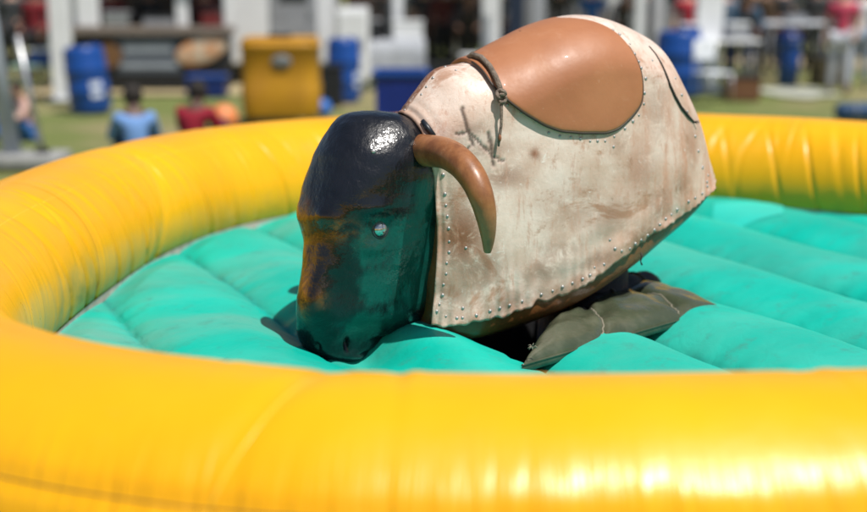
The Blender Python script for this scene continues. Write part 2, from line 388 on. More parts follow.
# screen-free lookup from a sight line to the surface coordinates, used to set rivets and stains where they sit on the hide
def tri(P):
    nu, nv = P.shape[:2]; I = np.arange(nu * nv).reshape(nu, nv)
    q = np.stack([I[:-1, :-1], I[1:, :-1], I[1:, 1:], I[:-1, 1:]], -1).reshape(-1, 4)
    return BVHTree.FromPolygons([tuple(v) for v in P.reshape(-1, 3)], [tuple(int(k) for k in f) for f in q])
Sc, Tc = np.meshgrid(np.linspace(0, 1, 140), np.linspace(-1, 1, 141), indexing='ij'); Hc = hide_pt(Sc, Tc); HB = tri(Hc)
def st_of(x, y):
    for r_ in range(0, 14):
        for k in range(1 if r_ == 0 else 12):
            d = ray(x + r_ * math.cos(k * PI / 6), y + r_ * math.sin(k * PI / 6)).normalized(); h = HB.ray_cast(CAM, d)
            if h[0] is not None:
                i = h[2] // 140, h[2] % 140
                best = None
                ii, jj = i; sub = Hc[ii:ii + 2, jj:jj + 2].reshape(-1, 3); w_ = 1 / (np.linalg.norm(sub - np.array(h[0]), axis=1) + 1e-5); w_ /= w_.sum()
                return float((Sc[ii:ii + 2, jj:jj + 2].reshape(-1) * w_).sum()), float((Tc[ii:ii + 2, jj:jj + 2].reshape(-1) * w_).sum())
    return None
# lumps and sags of the old leather
def fbm(x, y, z, seed, oct=4, f0=3.):
    r_ = np.random.default_rng(seed); o = 0 * x
    for k in range(oct):
        for _ in range(4):
            v = r_.normal(size=3); v *= f0 * 2 ** k / np.linalg.norm(v); o = o + np.sin(x * v[0] + y * v[1] + z * v[2] + r_.uniform(0, 6)) / 2 ** k / 2
    return o
off = .0055 * fbm(H0[..., 0], H0[..., 1], H0[..., 2], 5, 3, 6)
edge_d = np.minimum(np.minimum(S, 1 - S) * 1.3, (1 - np.abs(T)) * .5)
off = off + .005 * fbm(H0[..., 0], H0[..., 1], H0[..., 2], 6, 2, 45) * np.exp(-edge_d / .03) + .003 * np.sin(S * 190 + 3 * np.sin(S * 31)) * np.exp(-edge_d / .035)
# pixel-measured spots become spots on the leather (near side, mirrored to the far side)
def spots(lst):
    o = np.zeros_like(S)
    for x, y, rx, ry, a in lst:
        st_ = st_of(x, y)
        if st_ is None: continue
        c = hide_pt(np.array(st_[0]), np.array(st_[1]))
        for sgn in (1, -1):
            cc = c if sgn == 1 else hide_pt(np.array(st_[0]), np.array(-st_[1]))
            dl = (H0 - cc); du = dl @ np.array(AX); dz_ = dl[..., 2]
            side = (np.sign(T + 1e-6) == np.sign(st_[1] + 1e-6) * sgn) | (abs(st_[1]) < .15)
            o = np.maximum(o, a * np.exp(-(du / (rx / 230)) ** 2 - (dz_ / (ry / 230)) ** 2) * side)
    return o
brown = spots([(610, 225, 22, 16, .5), (660, 215, 14, 20, .6), (540, 275, 16, 12, .6), (620, 150, 10, 10, .4), (680, 190, 12, 14, .6), (445, 290, 6, 20, .7), (585, 285, 12, 6, .8), (655, 110, 14, 30, .4),(462, 240, 18, 26, 1.0), (475, 275, 22, 22, .7), (452, 215, 8, 22, .6), (505, 178, 16, 9, .7), (640, 178, 18, 22, .45), (600, 268, 16, 8, .7), (535, 156, 4, 4, 1),
               (456, 300, 12, 14, .6), (470, 130, 14, 6, .55), (490, 150, 16, 5, .6), (425, 130, 16, 6, .5), (560, 255, 22, 12, .5), (575, 215, 30, 22, .4), (640, 245, 14, 7, .7), (500, 300, 22, 12, .5), (690, 150, 9, 25, .4)])
brown = np.maximum(brown, 1.0 * (T < .03) * (S < .24) * (S > -.1))
peach = np.clip((S - .42) / .35, 0, 1) * np.clip(np.abs(T) * 1.4 - .15, 0, 1)
crack = np.zeros_like(S)
def line_on(lst):
    o = []
    for (x0, y0), (x1, y1) in zip(lst, lst[1:]):
        for k in range(22): o.append((x0 + (x1 - x0) * k / 22, y0 + (y1 - y0) * k / 22))
    return o
for poly, wd in (([(462, 109), (465, 120), (468, 133), (473, 146)], 1.1), ([(489, 134), (491, 145), (492, 156), (494, 166)], 1.1), ([(456, 135), (468, 134), (478, 142), (492, 156), (505, 163)], .8), ([(449, 152), (462, 158), (470, 148)], .6)):
    for (x, y) in line_on(poly):
        s_ = st_of(x + rng.normal() * .22, y + rng.normal() * .22)
        if s_: 
            c = hide_pt(np.array(s_[0]), np.array(s_[1])); d2 = ((H0 - c) ** 2).sum(-1); crack = np.maximum(crack, np.exp(-d2 / (wd * .0050) ** 2))
off = off - .004 * crack
def hide_mat():
    m, g = newmat('painted_leather_hide'); tc = g.n('ShaderNodeTexCoord').outputs['Object']
    col = g.mix(g.rng(g.noise(tc, 7, 7, .65), .35, .7), (.78, .65, .56), (.62, .45, .35))
    st = g.n('ShaderNodeMapping', {'Vector': tc, 'Rotation': (0, math.radians(12), 0), 'Scale': (9, 9, 2.2)}).outputs[0]
    col = g.mix(g.math('MULTIPLY', g.rng(g.noise(st, 1.6, 7, .7, .4), .38, .66), g.math('MULTIPLY', g.attr('peach'), 1.0)), col, (.58, .25, .145))
    col = g.mix(g.math('MULTIPLY', g.attr('peach'), .35), col, (.60, .34, .23))
    col = g.mix(g.math('MULTIPLY', g.rng(g.noise(tc, 4, 9, .75, .8), .52, .62), .85), col, (.42, .23, .14))
    f = g.math('MULTIPLY', g.attr('brown'), g.rng(g.noise(tc, 14, 9, .78, .8), .34, .52))
    col = g.mix(g.math('MULTIPLY', f, 1.0), col, (.24, .105, .055))
    col = g.mix(g.rng(g.noise(tc, 34, 6, .75), .62, .74, 0, .55), col, (.25, .15, .10))
    col = g.mix(g.rng(g.noise(tc, 22, 8, .8, 1.5), .60, .66, 0, .6), col, (.85, .82, .76))
    col = g.mix(g.math('MULTIPLY', g.attr('rim'), g.rng(g.noise(tc, 25, 6, .7), .35, .6, .1, .8)), col, (.30, .16, .09))
    col = g.mix(g.math('MULTIPLY', g.attr('crack'), .85), col, (.06, .04, .03))
    streak = g.n('ShaderNodeMapping', {'Vector': tc, 'Rotation': (.2, math.radians(-20), .3), 'Scale': (14, 14, 3)}).outputs[0]
    col = g.mix(g.rng(g.noise(streak, 2.2, 8, .8, .3), .52, .66, 0, .7), col, (.50, .27, .18))
    scr = g.n('ShaderNodeMapping', {'Vector': tc, 'Rotation': (.5, .9, .2), 'Scale': (6, 60, 30)}).outputs[0]
    col = g.mix(g.rng(g.noise(scr, 1.5, 5, .7), .66, .74, 0, .6), col, (.30, .17, .11))
    g.set('Base Color', col); g.set('Roughness', g.rng(g.noise(tc, 12, 4), .3, .7, .38, .6)); g.set('Specular IOR Level', .45)
    h = g.math('ADD', g.noise(tc, 45, 8, .7, .4), g.math('MULTIPLY', g.noise(tc, 150, 3, .6), .35))
    g.set('Normal', g.bump(h, .26, .006)); return m
HIDE = hide_mat()
rim = np.exp(-edge_d / .014)
Hf = with_off(S, T, off)
jag = (1 - .006 * np.clip(1 + fbm(S * 30, T * 0, S * 0, 9, 3, 1.2) + .6 * fbm(S * 110, T * 0, S * 0, 12, 2, 1.2), 0, 3.5))
Hf = with_off(S, T * jag * (1 - .018 * np.clip((S - .25) / .3, 0, 1)), off + .004)
hide = grid_mesh('hide', bl(Hf), HIDE, bull, attr={'brown': brown, 'peach': peach, 'crack': crack, 'rim': rim}, flip=True)
md = hide.modifiers.new('thick', 'SOLIDIFY'); md.thickness = .005; md.offset = -1

# brown moulded body under the hide, with closed belly
nb_ = 90; tt = np.linspace(-1, 1, 61); ss = np.linspace(.02, .985, nb_)
BW = []
for s in ss:
    row = [hide_pt(np.array(s), np.array(t), kw=.93) - np.array([0, 0, .012]) for t in tt]
    a, b = row[-1], row[0]; dip = .085 * math.sin(PI * min(1, max(0, s)) ** .7) ** .5 + .01
    bel = []
    for k in range(1, 24):
        f = k / 24; p = a * (1 - f) + b * f; p = p + np.array([0, 0, -dip * math.sin(PI * f) ** .55]); bel.append(p)
    BW.append(row + bel)
BW = np.array(BW); c0 = BW[0].mean(0); c1 = BW[-1].mean(0)
BW = np.concatenate([[c0 + (BW[0] - c0) * f for f in (.02, .6)], BW, [c1 + (BW[-1] - c1) * f for f in (.6, .02)]], 0)
BROWN = mat('brown_fibreglass', (.20, .075, .022), .35, coat=.2, vary=.25, vscale=9, dirt=(.05, .03, .02), dirt_amt=.7, dscale=8, bump=.2)
grid_mesh('body', bl(BW), BROWN, bull, cv=True, flip=True)

# saddle panel: brown lacquered cap over the crest
edge_px = [(482, 69), (489, 84), (497, 93), (510, 103), (525, 113), (542, 125), (560, 130), (580, 133), (603, 133), (617, 128), (630, 117), (639, 104), (641, 92), (640, 76), (635, 62), (628, 50), (616, 37), (598, 27), (578, 22.5), (562, 22)]
E_ = np.array([st_of(*p) for p in edge_px])
# outline in surface coordinates as a closed loop (near half mirrored), filled as a disc of rings
near = E_.copy(); near[:, 1] = np.abs(near[:, 1]); near[0, 1] = 0.02; near[-1, 1] = 0.02
def resample(Q, n):
    d = np.r_[0, np.cumsum(np.hypot(*(np.diff(Q, axis=0) * [1.2, .6]).T))]; t = np.linspace(0, d[-1], n)
    return np.stack([np.interp(t, d, Q[:, 0]), np.interp(t, d, Q[:, 1])], 1)
nr = resample(near, 120); ker = np.hanning(9); ker /= ker.sum(); pad = np.concatenate([nr[:1].repeat(4, 0), nr, nr[-1:].repeat(4, 0)]); nr = np.stack([np.convolve(pad[:, i], ker, 'valid') for i in (0, 1)], 1)
loop = np.concatenate([nr, (nr * [1, -1])[::-1]], 0); cen = np.array([(nr[0, 0] + nr[-1, 0]) / 2 + .02, 0])
SAD, g = newmat('brown_lacquer_saddle'); tc = g.n('ShaderNodeTexCoord').outputs['Object']
col = g.mix(g.rng(g.noise(tc, 4, 6), .3, .7), (.36, .135, .055), (.43, .175, .075))
col = g.mix(g.rng(g.noise(tc, 10, 9, .72, .4), .54, .74, 0, .55), col, (.50, .26, .15))
for k_, (ro_, sc_) in enumerate((((.2, .5, .4), (5, 90, 40)), ((1.1, .3, 1.4), (60, 6, 50)))):
    v_ = g.n('ShaderNodeMapping', {'Vector': tc, 'Rotation': ro_, 'Scale': sc_}).outputs[0]; col = g.mix(g.rng(g.noise(v_, 1, 4, .6), .70, .76, 0, .5), col, (.55, .33, .22))
col = g.mix(g.rng(g.noise(tc, 55, 4, .7), .72, .78, 0, .6), col, (.12, .05, .02))
g.set('Base Color', col); g.set('Roughness', g.rng(g.noise(tc, 7, 6, .6), .3, .7, .42, .6)); g.set('Coat Weight', .05)
g.set('Normal', g.bump(g.math('ADD', g.noise(tc, 10, 3), g.math('MULTIPLY', g.noise(tc, 90, 4), .12)), .22, .01))
rings = []
fs = np.r_[np.linspace(.01, .93, 46), .96, .98, .992, 1.0, 1.002, 1.002]; hs = np.r_[np.full(46, .010), .0098, .0094, .0085, .007, .003, -.004]
for f, h in zip(fs, hs):
    q = cen + (loop - cen) * f; rings.append(with_off(q[:, 0], q[:, 1], np.full(len(q), h) + .004))
saddle = grid_mesh('saddle_panel', bl(np.array(rings)), SAD, bull, cv=True)
PIPE = mat('dark_saddle_edge', (.04, .025, .015), .5)
eb = MB(); q = cen + (nr - cen) * 1.004; Q = with_off(q[:, 0], q[:, 1], np.full(len(q), .008)); sel = Q[4:96]
eb.tube([Vector(v) - bull.location for v in sel], .0042, 8); eb.build('saddle_piping', PIPE, saddle, True)

# rivets: each one set on the leather
RIV = mat('steel_rivet', (.42, .42, .41), .45, metal=.65, vary=.15)
c5 = [(122, 178), (152, 188), (290, 282), (327, 304), (403, 357), (432, 366), (460, 372), (485, 374), (512, 378), (532, 380), (552, 378), (576, 368), (602, 346), (624, 327), (639, 309), (652, 278), (655, 250), (656, 211), (646, 183), (641, 167), (629, 147), (617, 120), (588, 95), (571, 84),
      (675, 164), (572, 396), (735, 215), (752, 255), (768, 300), (790, 367), (800, 408), (812, 450), (824, 490), (12, 300), (57, 255), (72, 233), (90, 208)]
c6 = [(655, 17), (668, 35), (666, 60), (655, 78), (637, 88), (622, 97), (600, 115), (585, 127), (572, 138), (558, 150), (547, 162), (533, 176), (520, 187), (505, 195), (488, 206), (470, 210), (452, 206), (442, 187), (428, 244), (410, 250), (398, 267), (380, 283), (357, 293), (335, 300), (310, 305), (283, 322), (240, 338), (210, 350), (187, 357), (163, 362), (130, 366), (100, 368), (85, 366), (60, 362), (40, 352), (100, 346),
      (52, 35), (57, 80), (60, 105), (64, 130), (66, 160), (66, 190), (66, 215), (62, 240), (60, 265), (56, 290), (52, 315), (45, 335), (105, 205)]
HBf = tri(Hf[::2, ::2]); rme = None
for (x, y) in [(400 + a / 2.694, b / 2.694) for a, b in c5] + [(420 + a / 2.328, 160 + b / 2.328) for a, b in c6]:
    s_ = st_of(x, y)
    if not s_: continue
    s1 = min(max(s_[0], .012), .988); t1 = max(-.985, min(.975, s_[1]))
    p0_ = Vector(with_off(np.array([s1]), np.array([t1]), np.array([.0]))[0]); p2 = Vector(with_off(np.array([s1]), np.array([t1]), np.array([.02]))[0]); nv_ = (p2 - p0_).normalized()
    h_ = HBf.ray_cast(p0_ + nv_ * .05, -nv_); p = (h_[0] if h_[0] is not None else p0_ + nv_ * .004) - nv_ * .0005; p2 = p + nv_
    if rme is None:
        b = MB(); b.lathe((0, 0, 0), [(.0062, -.004), (.0062, .0005), (.0052, .0028), (.003, .0042), (.0006, .0047)], 12); ro = b.build('rivet', RIV, hide, True); rme = ro.data
    else:
        ro = bpy.data.objects.new('rivet', rme); COL.objects.link(ro); ro.parent = hide
    ro.location = Vector(p) - bull.location; ro.rotation_euler = (Vector(p2) - Vector(p)).to_track_quat('Z', 'Y').to_euler()
    k = random.uniform(.66, .98); ro.scale = (k, k, k)

# dark lapped seam on the rump
CORD = mat('dark_cord', (.035, .028, .022), .8); HBx = tri(Hf[::2, ::2]); smp = []
for p_ in [(649, 46), (655, 53), (661, 63), (666, 74), (670, 85), (675, 96), (681, 107), (688, 116), (694, 122)]:
    h_ = HBx.ray_cast(CAM, ray(*p_).normalized())
    if h_[0] is not None: smp.append(h_[0] + (CAM - h_[0]).normalized() * .003)
mb = MB(); mb.tube([v - bull.location for v in smp], np.interp(np.linspace(0, 1, len(smp)), [0, .4, .9, 1], [.0022, .004, .0055, .003]), 8)
e = smp[-1] - bull.location
for k in range(4): mb.tube([e - AX * .006, e + AX * .016 + Vector((0, 0, random.uniform(-.008, .008))) + NX * random.uniform(0, .01)], [.002, .0006], 5)
mb.build('lapped_seam', CORD, hide, True)
# dark slot behind the poll, strap through it
sl_ = [st_of(*p) for p in [(423, 121), (428, 128), (434, 136)]]
sl_ = np.array([s for s in sl_ if s])
mb = MB(); pts = with_off(sl_[:, 0], sl_[:, 1], np.full(len(sl_), .004))
mb.tube([Vector(v) - bull.location for v in pts], [.007, .0095, .008], 10); mb.build('strap_slot', mat('dark_blue_strap', (.012, .016, .022), .4), hide, True)

# rope over the withers with its knot
ROPE = mat('grey_rope', (.22, .17, .13), .9, vary=.35, vscale=60, bump=.8, bscale=250)
rp = [st_of(*p) for p in [(473, 62), (482, 64), (489, 72), (494, 81), (497, 90), (499, 97)]]; rp = np.array([s for s in rp if s])
far_ = rp[:3][::-1].copy(); far_[:, 1] = -np.abs(far_[:, 1]) - .25; rp = np.concatenate([far_, rp], 0)
rpp = [Vector(v) - bull.location for v in with_off(rp[:, 0], rp[:, 1], np.full(len(rp), .024))]
mb = MB(); mb.tube(rpp, .0085, 10); k0 = rpp[-1]
hg = [st_of(*p) for p in [(499, 98), (499.5, 112), (499, 126), (498, 138), (497, 147)]]; hg = np.array(hg)
hp = [Vector(v) - bull.location for v in with_off(hg[:, 0], hg[:, 1], np.array([.024, .02, .014, .012, .012]))]
mb.tube(hp, [.006, .0045, .0042, .005, .003], 8)
kn = [k0 + Vector((0.012 * math.cos(a), -.006 * math.sin(a * 2) - .004, .011 * math.sin(a))) for a in np.linspace(0, 5.6, 16)]
mb.tube(kn, .0062, 8); kn = [k0 + Vector((.011 * math.cos(a) + .003, -.008 + .004 * math.cos(a * 2), .012 * math.sin(a) - .012)) for a in np.linspace(1, 7, 16)]; mb.tube(kn, .0055, 8)
mb.build('rope', ROPE, bull, True)
mb = MB(); mb.ball(hp[-2] + Vector((.002, -.004, 0)), .006, (.8, .8, 1.8)); mb.build('rope_end', mat('rust_wire', (.28, .11, .05), .7), bpy.data.objects['rope'], True)

# loose wire tag under the belly edge
s_ = st_of(640, 252); e = Vector(with_off(np.array([s_[0]]), np.array([.99]), np.array([.004]))[0]) - bull.location
mb = MB(); mb.tube([e, e + Vector((.004, -.004, -.012)), e + Vector((0, -.003, -.028)), e + Vector((.005, -.004, -.04))], [.0028, .0035, .002, .003], 7); mb.build('wire_tag', CORD, hide, True)

# head
ah = math.radians(40); FH = Vector((-math.cos(ah), -math.sin(ah), 0)); NH = Vector((math.sin(ah), -math.cos(ah), 0))
HR = [(110.5, 362, 378), (112.5, 348, 396), (117, 337, 409), (125, 329, 420), (138, 321, 430), (155, 311, 438), (172, 304, 442), (190, 298, 444), (205, 295, 446), (218, 295, 447), (230, 299, 448), (242, 302, 449), (262, 302.5, 449), (285, 300, 448), (300, 299, 447), (312, 299, 443), (320, 299, 430), (326, 299, 413), (333, 299.5, 395), (340, 301, 382), (347, 304, 373), (354, 309, 366), (359, 317, 359), (362.5, 326, 352), (364, 334, 344)]
HR = np.array(HR, float); yi = np.linspace(0, 1, 200)
cum = np.r_[0, np.cumsum(np.hypot(np.diff(HR[:, 0]), np.diff(HR[:, 1]) * .7))]; cum /= cum[-1]
hy_, hl_, hr_ = [np.interp(yi, cum, HR[:, i]) for i in range(3)]
def sm_(v, n=9):
    k = np.hanning(n + 2)[1:-1]; k /= k.sum(); p = np.r_[2 * v[0] - v[n // 2:0:-1], v, 2 * v[-1] - v[-2:-n // 2 - 1:-1]]; return np.convolve(p, k, 'valid')
hy_, hl_, hr_ = sm_(hy_), sm_(hl_), sm_(hr_)
na = 200; psi = np.arange(na) / na * 2 * PI
Hd = np.zeros((200, na, 3)); latw = .155
LW = sm_(np.interp((hy_ - 110) / 254., [0, .10, .24, .33, .55, .8, 1], [.10, .165, .192, .19, .132, .098, .075]), 35)
for i in range(200):
    f = (hy_[i] - 110) / 254.; Yc = 3.88 - .09 * f
    a = ony(hl_[i], hy_[i], Yc); b = ony(hr_[i], hy_[i], Yc); c = (a + b) / 2; hx = (b.x - a.x) / 2
    lw = min(float(LW[i]), hx * 1.05)
    ex = np.interp(f, [0, .12, .25, .5, .8, 1], [2.05, 2.3, 2.9, 3.5, 3.0, 2.1])
    ca, sa = math.cos(ah), math.sin(ah); q = ex / (ex - 1)       # support width of a superellipse along x
    long_ = max((max(hx ** q - (lw * sa) ** q, (hx * .25) ** q)) ** (1 / q) / ca, .004)
    cs, sn = np.cos(psi), np.sin(psi); u = np.sign(cs) * np.abs(cs) ** (2 / ex) * long_; v = np.sign(sn) * np.abs(sn) ** (2 / ex) * lw
    # face narrower in front than at the cheeks
    v = v * (1 - .16 * np.clip(u / long_, 0, 1)); dr = ray((hl_[i] + hr_[i]) / 2, hy_[i]); sl0 = dr.z / dr.y
    x = c.x + u * FH.x + v * NH.x; y = c.y + u * FH.y + v * NH.y
    Hd[i] = np.stack([x, y, c.z + sl0 * (y - c.y)], -1)
# normals, lumps, brow, jaw groove
dP = np.gradient(Hd, axis=0); dQ = (np.roll(Hd, -1, 1) - np.roll(Hd, 1, 1)); Nn = np.cross(dP, dQ); Nn /= np.linalg.norm(Nn, axis=-1, keepdims=True) + 1e-12
if ((Nn * (Hd - Hd.mean((0, 1)))).sum() < 0): Nn = -Nn
hb = tri(np.concatenate([Hd, Hd[:, :1]], 1))
def on_head(x, y):
    h = hb.ray_cast(CAM, ray(x, y).normalized()); return (h[0], h[1]) if h[0] is not None else (None, None)
fd = np.clip(np.minimum(np.arange(200), 199 - np.arange(200)) / 12., 0, 1)[:, None]
dsp = (.0035 * fbm(Hd[..., 0], Hd[..., 1], Hd[..., 2], 11, 4, 14)) * fd
def dent(x, y, r, a, sx=1, sz=1):
    global dsp
    c, _ = on_head(x, y)
    if c is None: return
    d = Hd - np.array(c); h2 = (d[..., 0] ** 2 + d[..., 1] ** 2) / (r * sx) ** 2 + (d[..., 2] / (r * sz)) ** 2; dsp = dsp + a * np.exp(-h2)
dent(380, 229, .038, -.014); dent(380, 208, .05, .014, 1.3, .55); dent(372, 250, .04, .006, 1.2, .5); dent(322, 215, .03, .006, 1.2, .6)
dent(347, 344, .013, -.024, .6, 1.9); dent(338, 336, .02, .008, 1, 1.2); dent(356, 342, .016, .005, .8, 1.5); dent(318, 346, .010, -.012, .7, 1.8)
dent(402, 300, .03, -.012, 1, 2.2); dent(380, 338, .03, -.010, 1.5, .35); dent(365, 352, .02, -.010, 1.6, .3); dent(415, 268, .022, -.005, .8, 2.4); dent(345, 300, .06, -.007, 1, 1.8); dent(330, 262, .05, -.004, 1, 2)
dent(365, 150, .05, .006); dent(350, 325, .05, .006, 1.2, .8)
Hd2 = Hd + Nn * dsp[..., None]
Hd2 = np.concatenate([np.repeat(Hd2[:1].mean(1, keepdims=True), na, 1), Hd2, np.repeat(Hd2[-1:].mean(1, keepdims=True), na, 1)], 0)
reflex_paint = np.zeros((202, na)); green = np.zeros((202, na))
def spot_head(x, y, rx, rz, a):
    global reflex_paint
    c, _ = on_head(x, y)
    if c is None: return
    d = Hd2 - np.array(c); reflex_paint = np.maximum(reflex_paint, a * np.exp(-(d[..., 0] ** 2 + d[..., 1] ** 2) / rx ** 2 - (d[..., 2] / rz) ** 2))
for a in ((304, 240, .022, .09, 1.6), (304, 275, .020, .07, 1.6), (303, 300, .018, .05, 1.4), (299, 216, .022, .03, .9), (338, 230, .05, .03, .62), (322, 300, .02, .03, .4)): spot_head(*a)  # orange edge strip: the yellow tube's reflection, painted into the head colour
reflex_paint0 = reflex_paint.copy(); reflex_paint = np.zeros((202, na))
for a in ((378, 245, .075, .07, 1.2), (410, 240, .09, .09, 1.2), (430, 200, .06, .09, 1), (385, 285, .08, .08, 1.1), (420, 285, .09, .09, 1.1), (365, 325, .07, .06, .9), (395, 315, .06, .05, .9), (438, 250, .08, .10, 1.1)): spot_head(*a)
green, reflex_paint = reflex_paint, reflex_paint0
m_, g = newmat('black_lacquer_head'); tc = g.n('ShaderNodeTexCoord').outputs['Object']
col = g.mix(g.rng(g.noise(tc, 6, 6, .6), .35, .7), (.004, .0045, .006), (.011, .012, .017))
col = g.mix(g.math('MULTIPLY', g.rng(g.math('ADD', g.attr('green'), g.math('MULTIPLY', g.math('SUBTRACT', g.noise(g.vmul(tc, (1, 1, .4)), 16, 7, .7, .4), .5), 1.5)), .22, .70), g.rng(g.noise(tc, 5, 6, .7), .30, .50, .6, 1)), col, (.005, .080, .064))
col = g.mix(g.math('MULTIPLY', g.attr('reflex_paint'), g.rng(g.noise(tc, 15, 7, .7, .6), .36, .60)), col, (.33, .13, .012))
col = g.mix(g.rng(g.noise(tc, 60, 6, .8), .66, .72, 0, .8), col, (.30, .26, .24))
g.set('Base Color', col); g.set('Roughness', g.rng(g.noise(tc, 9, 5), .3, .7, .27, .42)); g.set('Specular IOR Level', .35); g.set('Coat Weight', .55); g.set('Coat IOR', 1.5); g.set('Coat Roughness', .09)
h = g.math('ADD', g.math('MULTIPLY', g.noise(g.vmul(tc, (1, 1, .45)), 60, 4, .55, .5), .7), g.math('MULTIPLY', g.noise(tc, 13, 4, .6), 2.4))
nbp = g.bump(h, .34, .008); g.set('Normal', nbp); g.set('Coat Normal', nbp)
HEADM = m_
head = grid_mesh('head', bl(Hd2), HEADM, bull, cv=True, attr={'reflex_paint': reflex_paint, 'green': green})
bm = bmesh.new(); bm.from_mesh(head.data); bmesh.ops.recalc_face_normals(bm, faces=bm.faces); bm.to_mesh(head.data); bm.free()
hb = tri(np.concatenate([Hd2, Hd2[:, :1]], 1))
# eyes
EYE = mat('silver_glass_eye', (.55, .56, .55), .12, metal=.85, vary=.2, vscale=80); LID = mat('dark_eye_rim', (.03, .03, .035), .3, coat=.5)
cN, nN = on_head(380, 229)
def mirror(p):                                           # the head's own mirror plane
    hc = Vector(Hd[100].mean(0)); v = Vector(p) - hc; return hc + v - NH * 2 * v.dot(NH)
for k, c in enumerate((cN, mirror(cN))):
    nrm = (NH if k == 0 else -NH) + FH * .15; nrm.normalize(); c = Vector(c) - bull.location
    mb = MB(); mb.ball((0, 0, 0), .023, (1, 1, .8), 24); e = mb.build('eye', EYE, head, True); e.location = c - nrm * .002; e.rotation_euler = nrm.to_track_quat('Z', 'Y').to_euler()
    mb = MB(); mb.tube([(.0255 * math.cos(a), .0255 * math.sin(a), 0) for a in np.linspace(0, 2 * PI, 25)], .0035, 8, False); r_ = mb.build('eye_rim', LID, head, True); r_.location = c + nrm * .002; r_.rotation_euler = e.rotation_euler
# bolt heads on the brow
for x, y in ((373.5, 151), (421, 151)):
    c, nrm = on_head(x, y)
    if c is None: continue
    mb = MB(); mb.lathe((0, 0, -.002), [(.0075, 0), (.0075, .003), (.005, .006), (.001, .0068)], 10); b_ = mb.build('bolt', RIV, head, True)
    b_.location = c - bull.location; nn_ = Vector(nrm); nn_ = nn_ if nn_.dot(CAM - c) > 0 else -nn_; b_.rotation_euler = nn_.to_track_quat('Z', 'Y').to_euler()
# horns
def horn_pts():
    px = [(418, 150, 3.80), (432, 151, 3.73), (447, 154, 3.66), (461, 163, 3.60), (473, 178, 3.555), (481, 196, 3.53), (486, 216, 3.53), (488, 236, 3.54), (487.5, 252, 3.55)]
    return [ony(*p) for p in px]
hpx = horn_pts(); hr0 = [.048, .047, .045, .043, .040, .036, .030, .021, .010]
def dens(pts, rad, n=60):
    a = np.array([list(p) for p in pts]); x = np.linspace(0, len(a) - 1, n); i = np.clip(x.astype(int), 0, len(a) - 2); f = (x - i)[:, None]
    gi = lambda j: a[np.clip(j, 0, len(a) - 1)]
    p0, p1, p2, p3 = gi(i - 1), gi(i), gi(i + 1), gi(i + 2)
    Q = .5 * (2 * p1 + (p2 - p0) * f + (2 * p0 - 5 * p1 + 4 * p2 - p3) * f ** 2 + (3 * p1 - p0 - 3 * p2 + p3) * f ** 3)
    return [Vector(q) for q in Q], list(np.interp(x, range(len(a)), rad))
HORN = bpy.data.materials.new('brown_horn'); m_, g = newmat('brown_horn'); HORN = m_; tc = g.n('ShaderNodeTexCoord').outputs['Object']
col = g.mix(g.rng(g.noise(g.vmul(tc, (1, 1, .5)), 14, 6, .65), .35, .68), (.36, .15, .055), (.20, .072, .024))
col = g.mix(g.rng(g.noise(tc, 45, 5, .7), .58, .74, 0, .5), col, (.40, .22, .12))
g.set('Base Color', col); g.set('Roughness', .42); g.set('Coat Weight', .12); g.set('Coat Roughness', .2); g.set('Normal', g.bump(g.noise(tc, 60, 5), .15, .006))
Qp, Qr = dens(hpx, hr0); Qp.append(Qp[-1] + (Qp[-1] - Qp[-2]) * .8); Qr.append(.001)
mb = MB(); mb.tube([q - bull.location for q in Qp], Qr, 24); mb.build('horn', HORN, head, True)
mb = MB(); mb.tube([mirror(q) + NH * .125 + Vector((.05, .05, .01)) - bull.location for q in Qp], Qr, 24); mb.build('horn', HORN, head, True)
# the drive post under the belly
mb = MB(); c = Vector((0.06, 0.10, 0))
mb.lathe(c, [(.30, 0), (.30, .06), (.16, .08), (.15, .62), (.10, .64), (.10, .86)], 28); mb.build('drive_post', BLK, bull, True)

# ------------------------------------------------------------------ cushion and rubber roll beside the machine
def pillow(name, pts, m, th_, parent, origin, seams=(.36, .76)):
    a, b, c, d = [Vector(p) for p in pts]; nu, nv = 120, 60; top = np.zeros((nu, nv, 3)); bot = np.zeros((nu, nv, 3))
    for i in range(nu):
        for j in range(nv):
            u, v = i / (nu - 1), j / (nv - 1); p = (a * (1 - u) + b * u) * (1 - v) + (d * (1 - u) + c * u) * v
            h = (4 * v * (1 - v)) ** .42 * min(1, (4 * u * (1 - u)) * 2.2) ** .5
            se = min(abs(u - s - .03 * math.sin(v * 5)) for s in seams); h *= 1 - .45 * math.exp(-se / .035)
            h += .16 * math.sin(u * 43 + 5 * math.sin(v * 3.3)) * math.exp(-se / .09) * v * (1 - v) * 4 + .05 * math.sin(v * 17 + u * 9)*v*(1-v)*4
            top[i, j] = (p.x, p.y, p.z + th_ * h); bot[i, j] = (p.x, p.y, p.z - .02 - .03 * min(1, 4 * v * (1 - v)))
    P = np.concatenate([top, bot[:, ::-1]], 1) - np.array(origin)
    o = grid_mesh(name, P, m, parent, cv=True, flip=True)
    return o, top
CUSH = mat('grey_green_vinyl', (.06, .072, .042), .24, vary=.18, vscale=9, bump=.7, bscale=9, dirt=(.18, .17, .12), dirt_amt=.5, dscale=10)
A_, B_, C_, D_ = onz(522, 366, .825), onz(723, 308, .835), onz(643, 284, .83), onz(549, 328, .82)
cu = thing('quilted_cushion', 'grey-green quilted vinyl cushion lying in the hollow under the bull belly', 'cushion', (A_.x, A_.y, .80))
o, top = pillow('cushion_cover', [A_, B_, C_, D_], CUSH, .056, cu, cu.location)
PIP = mat('pale_piping', (.22, .20, .15), .8)
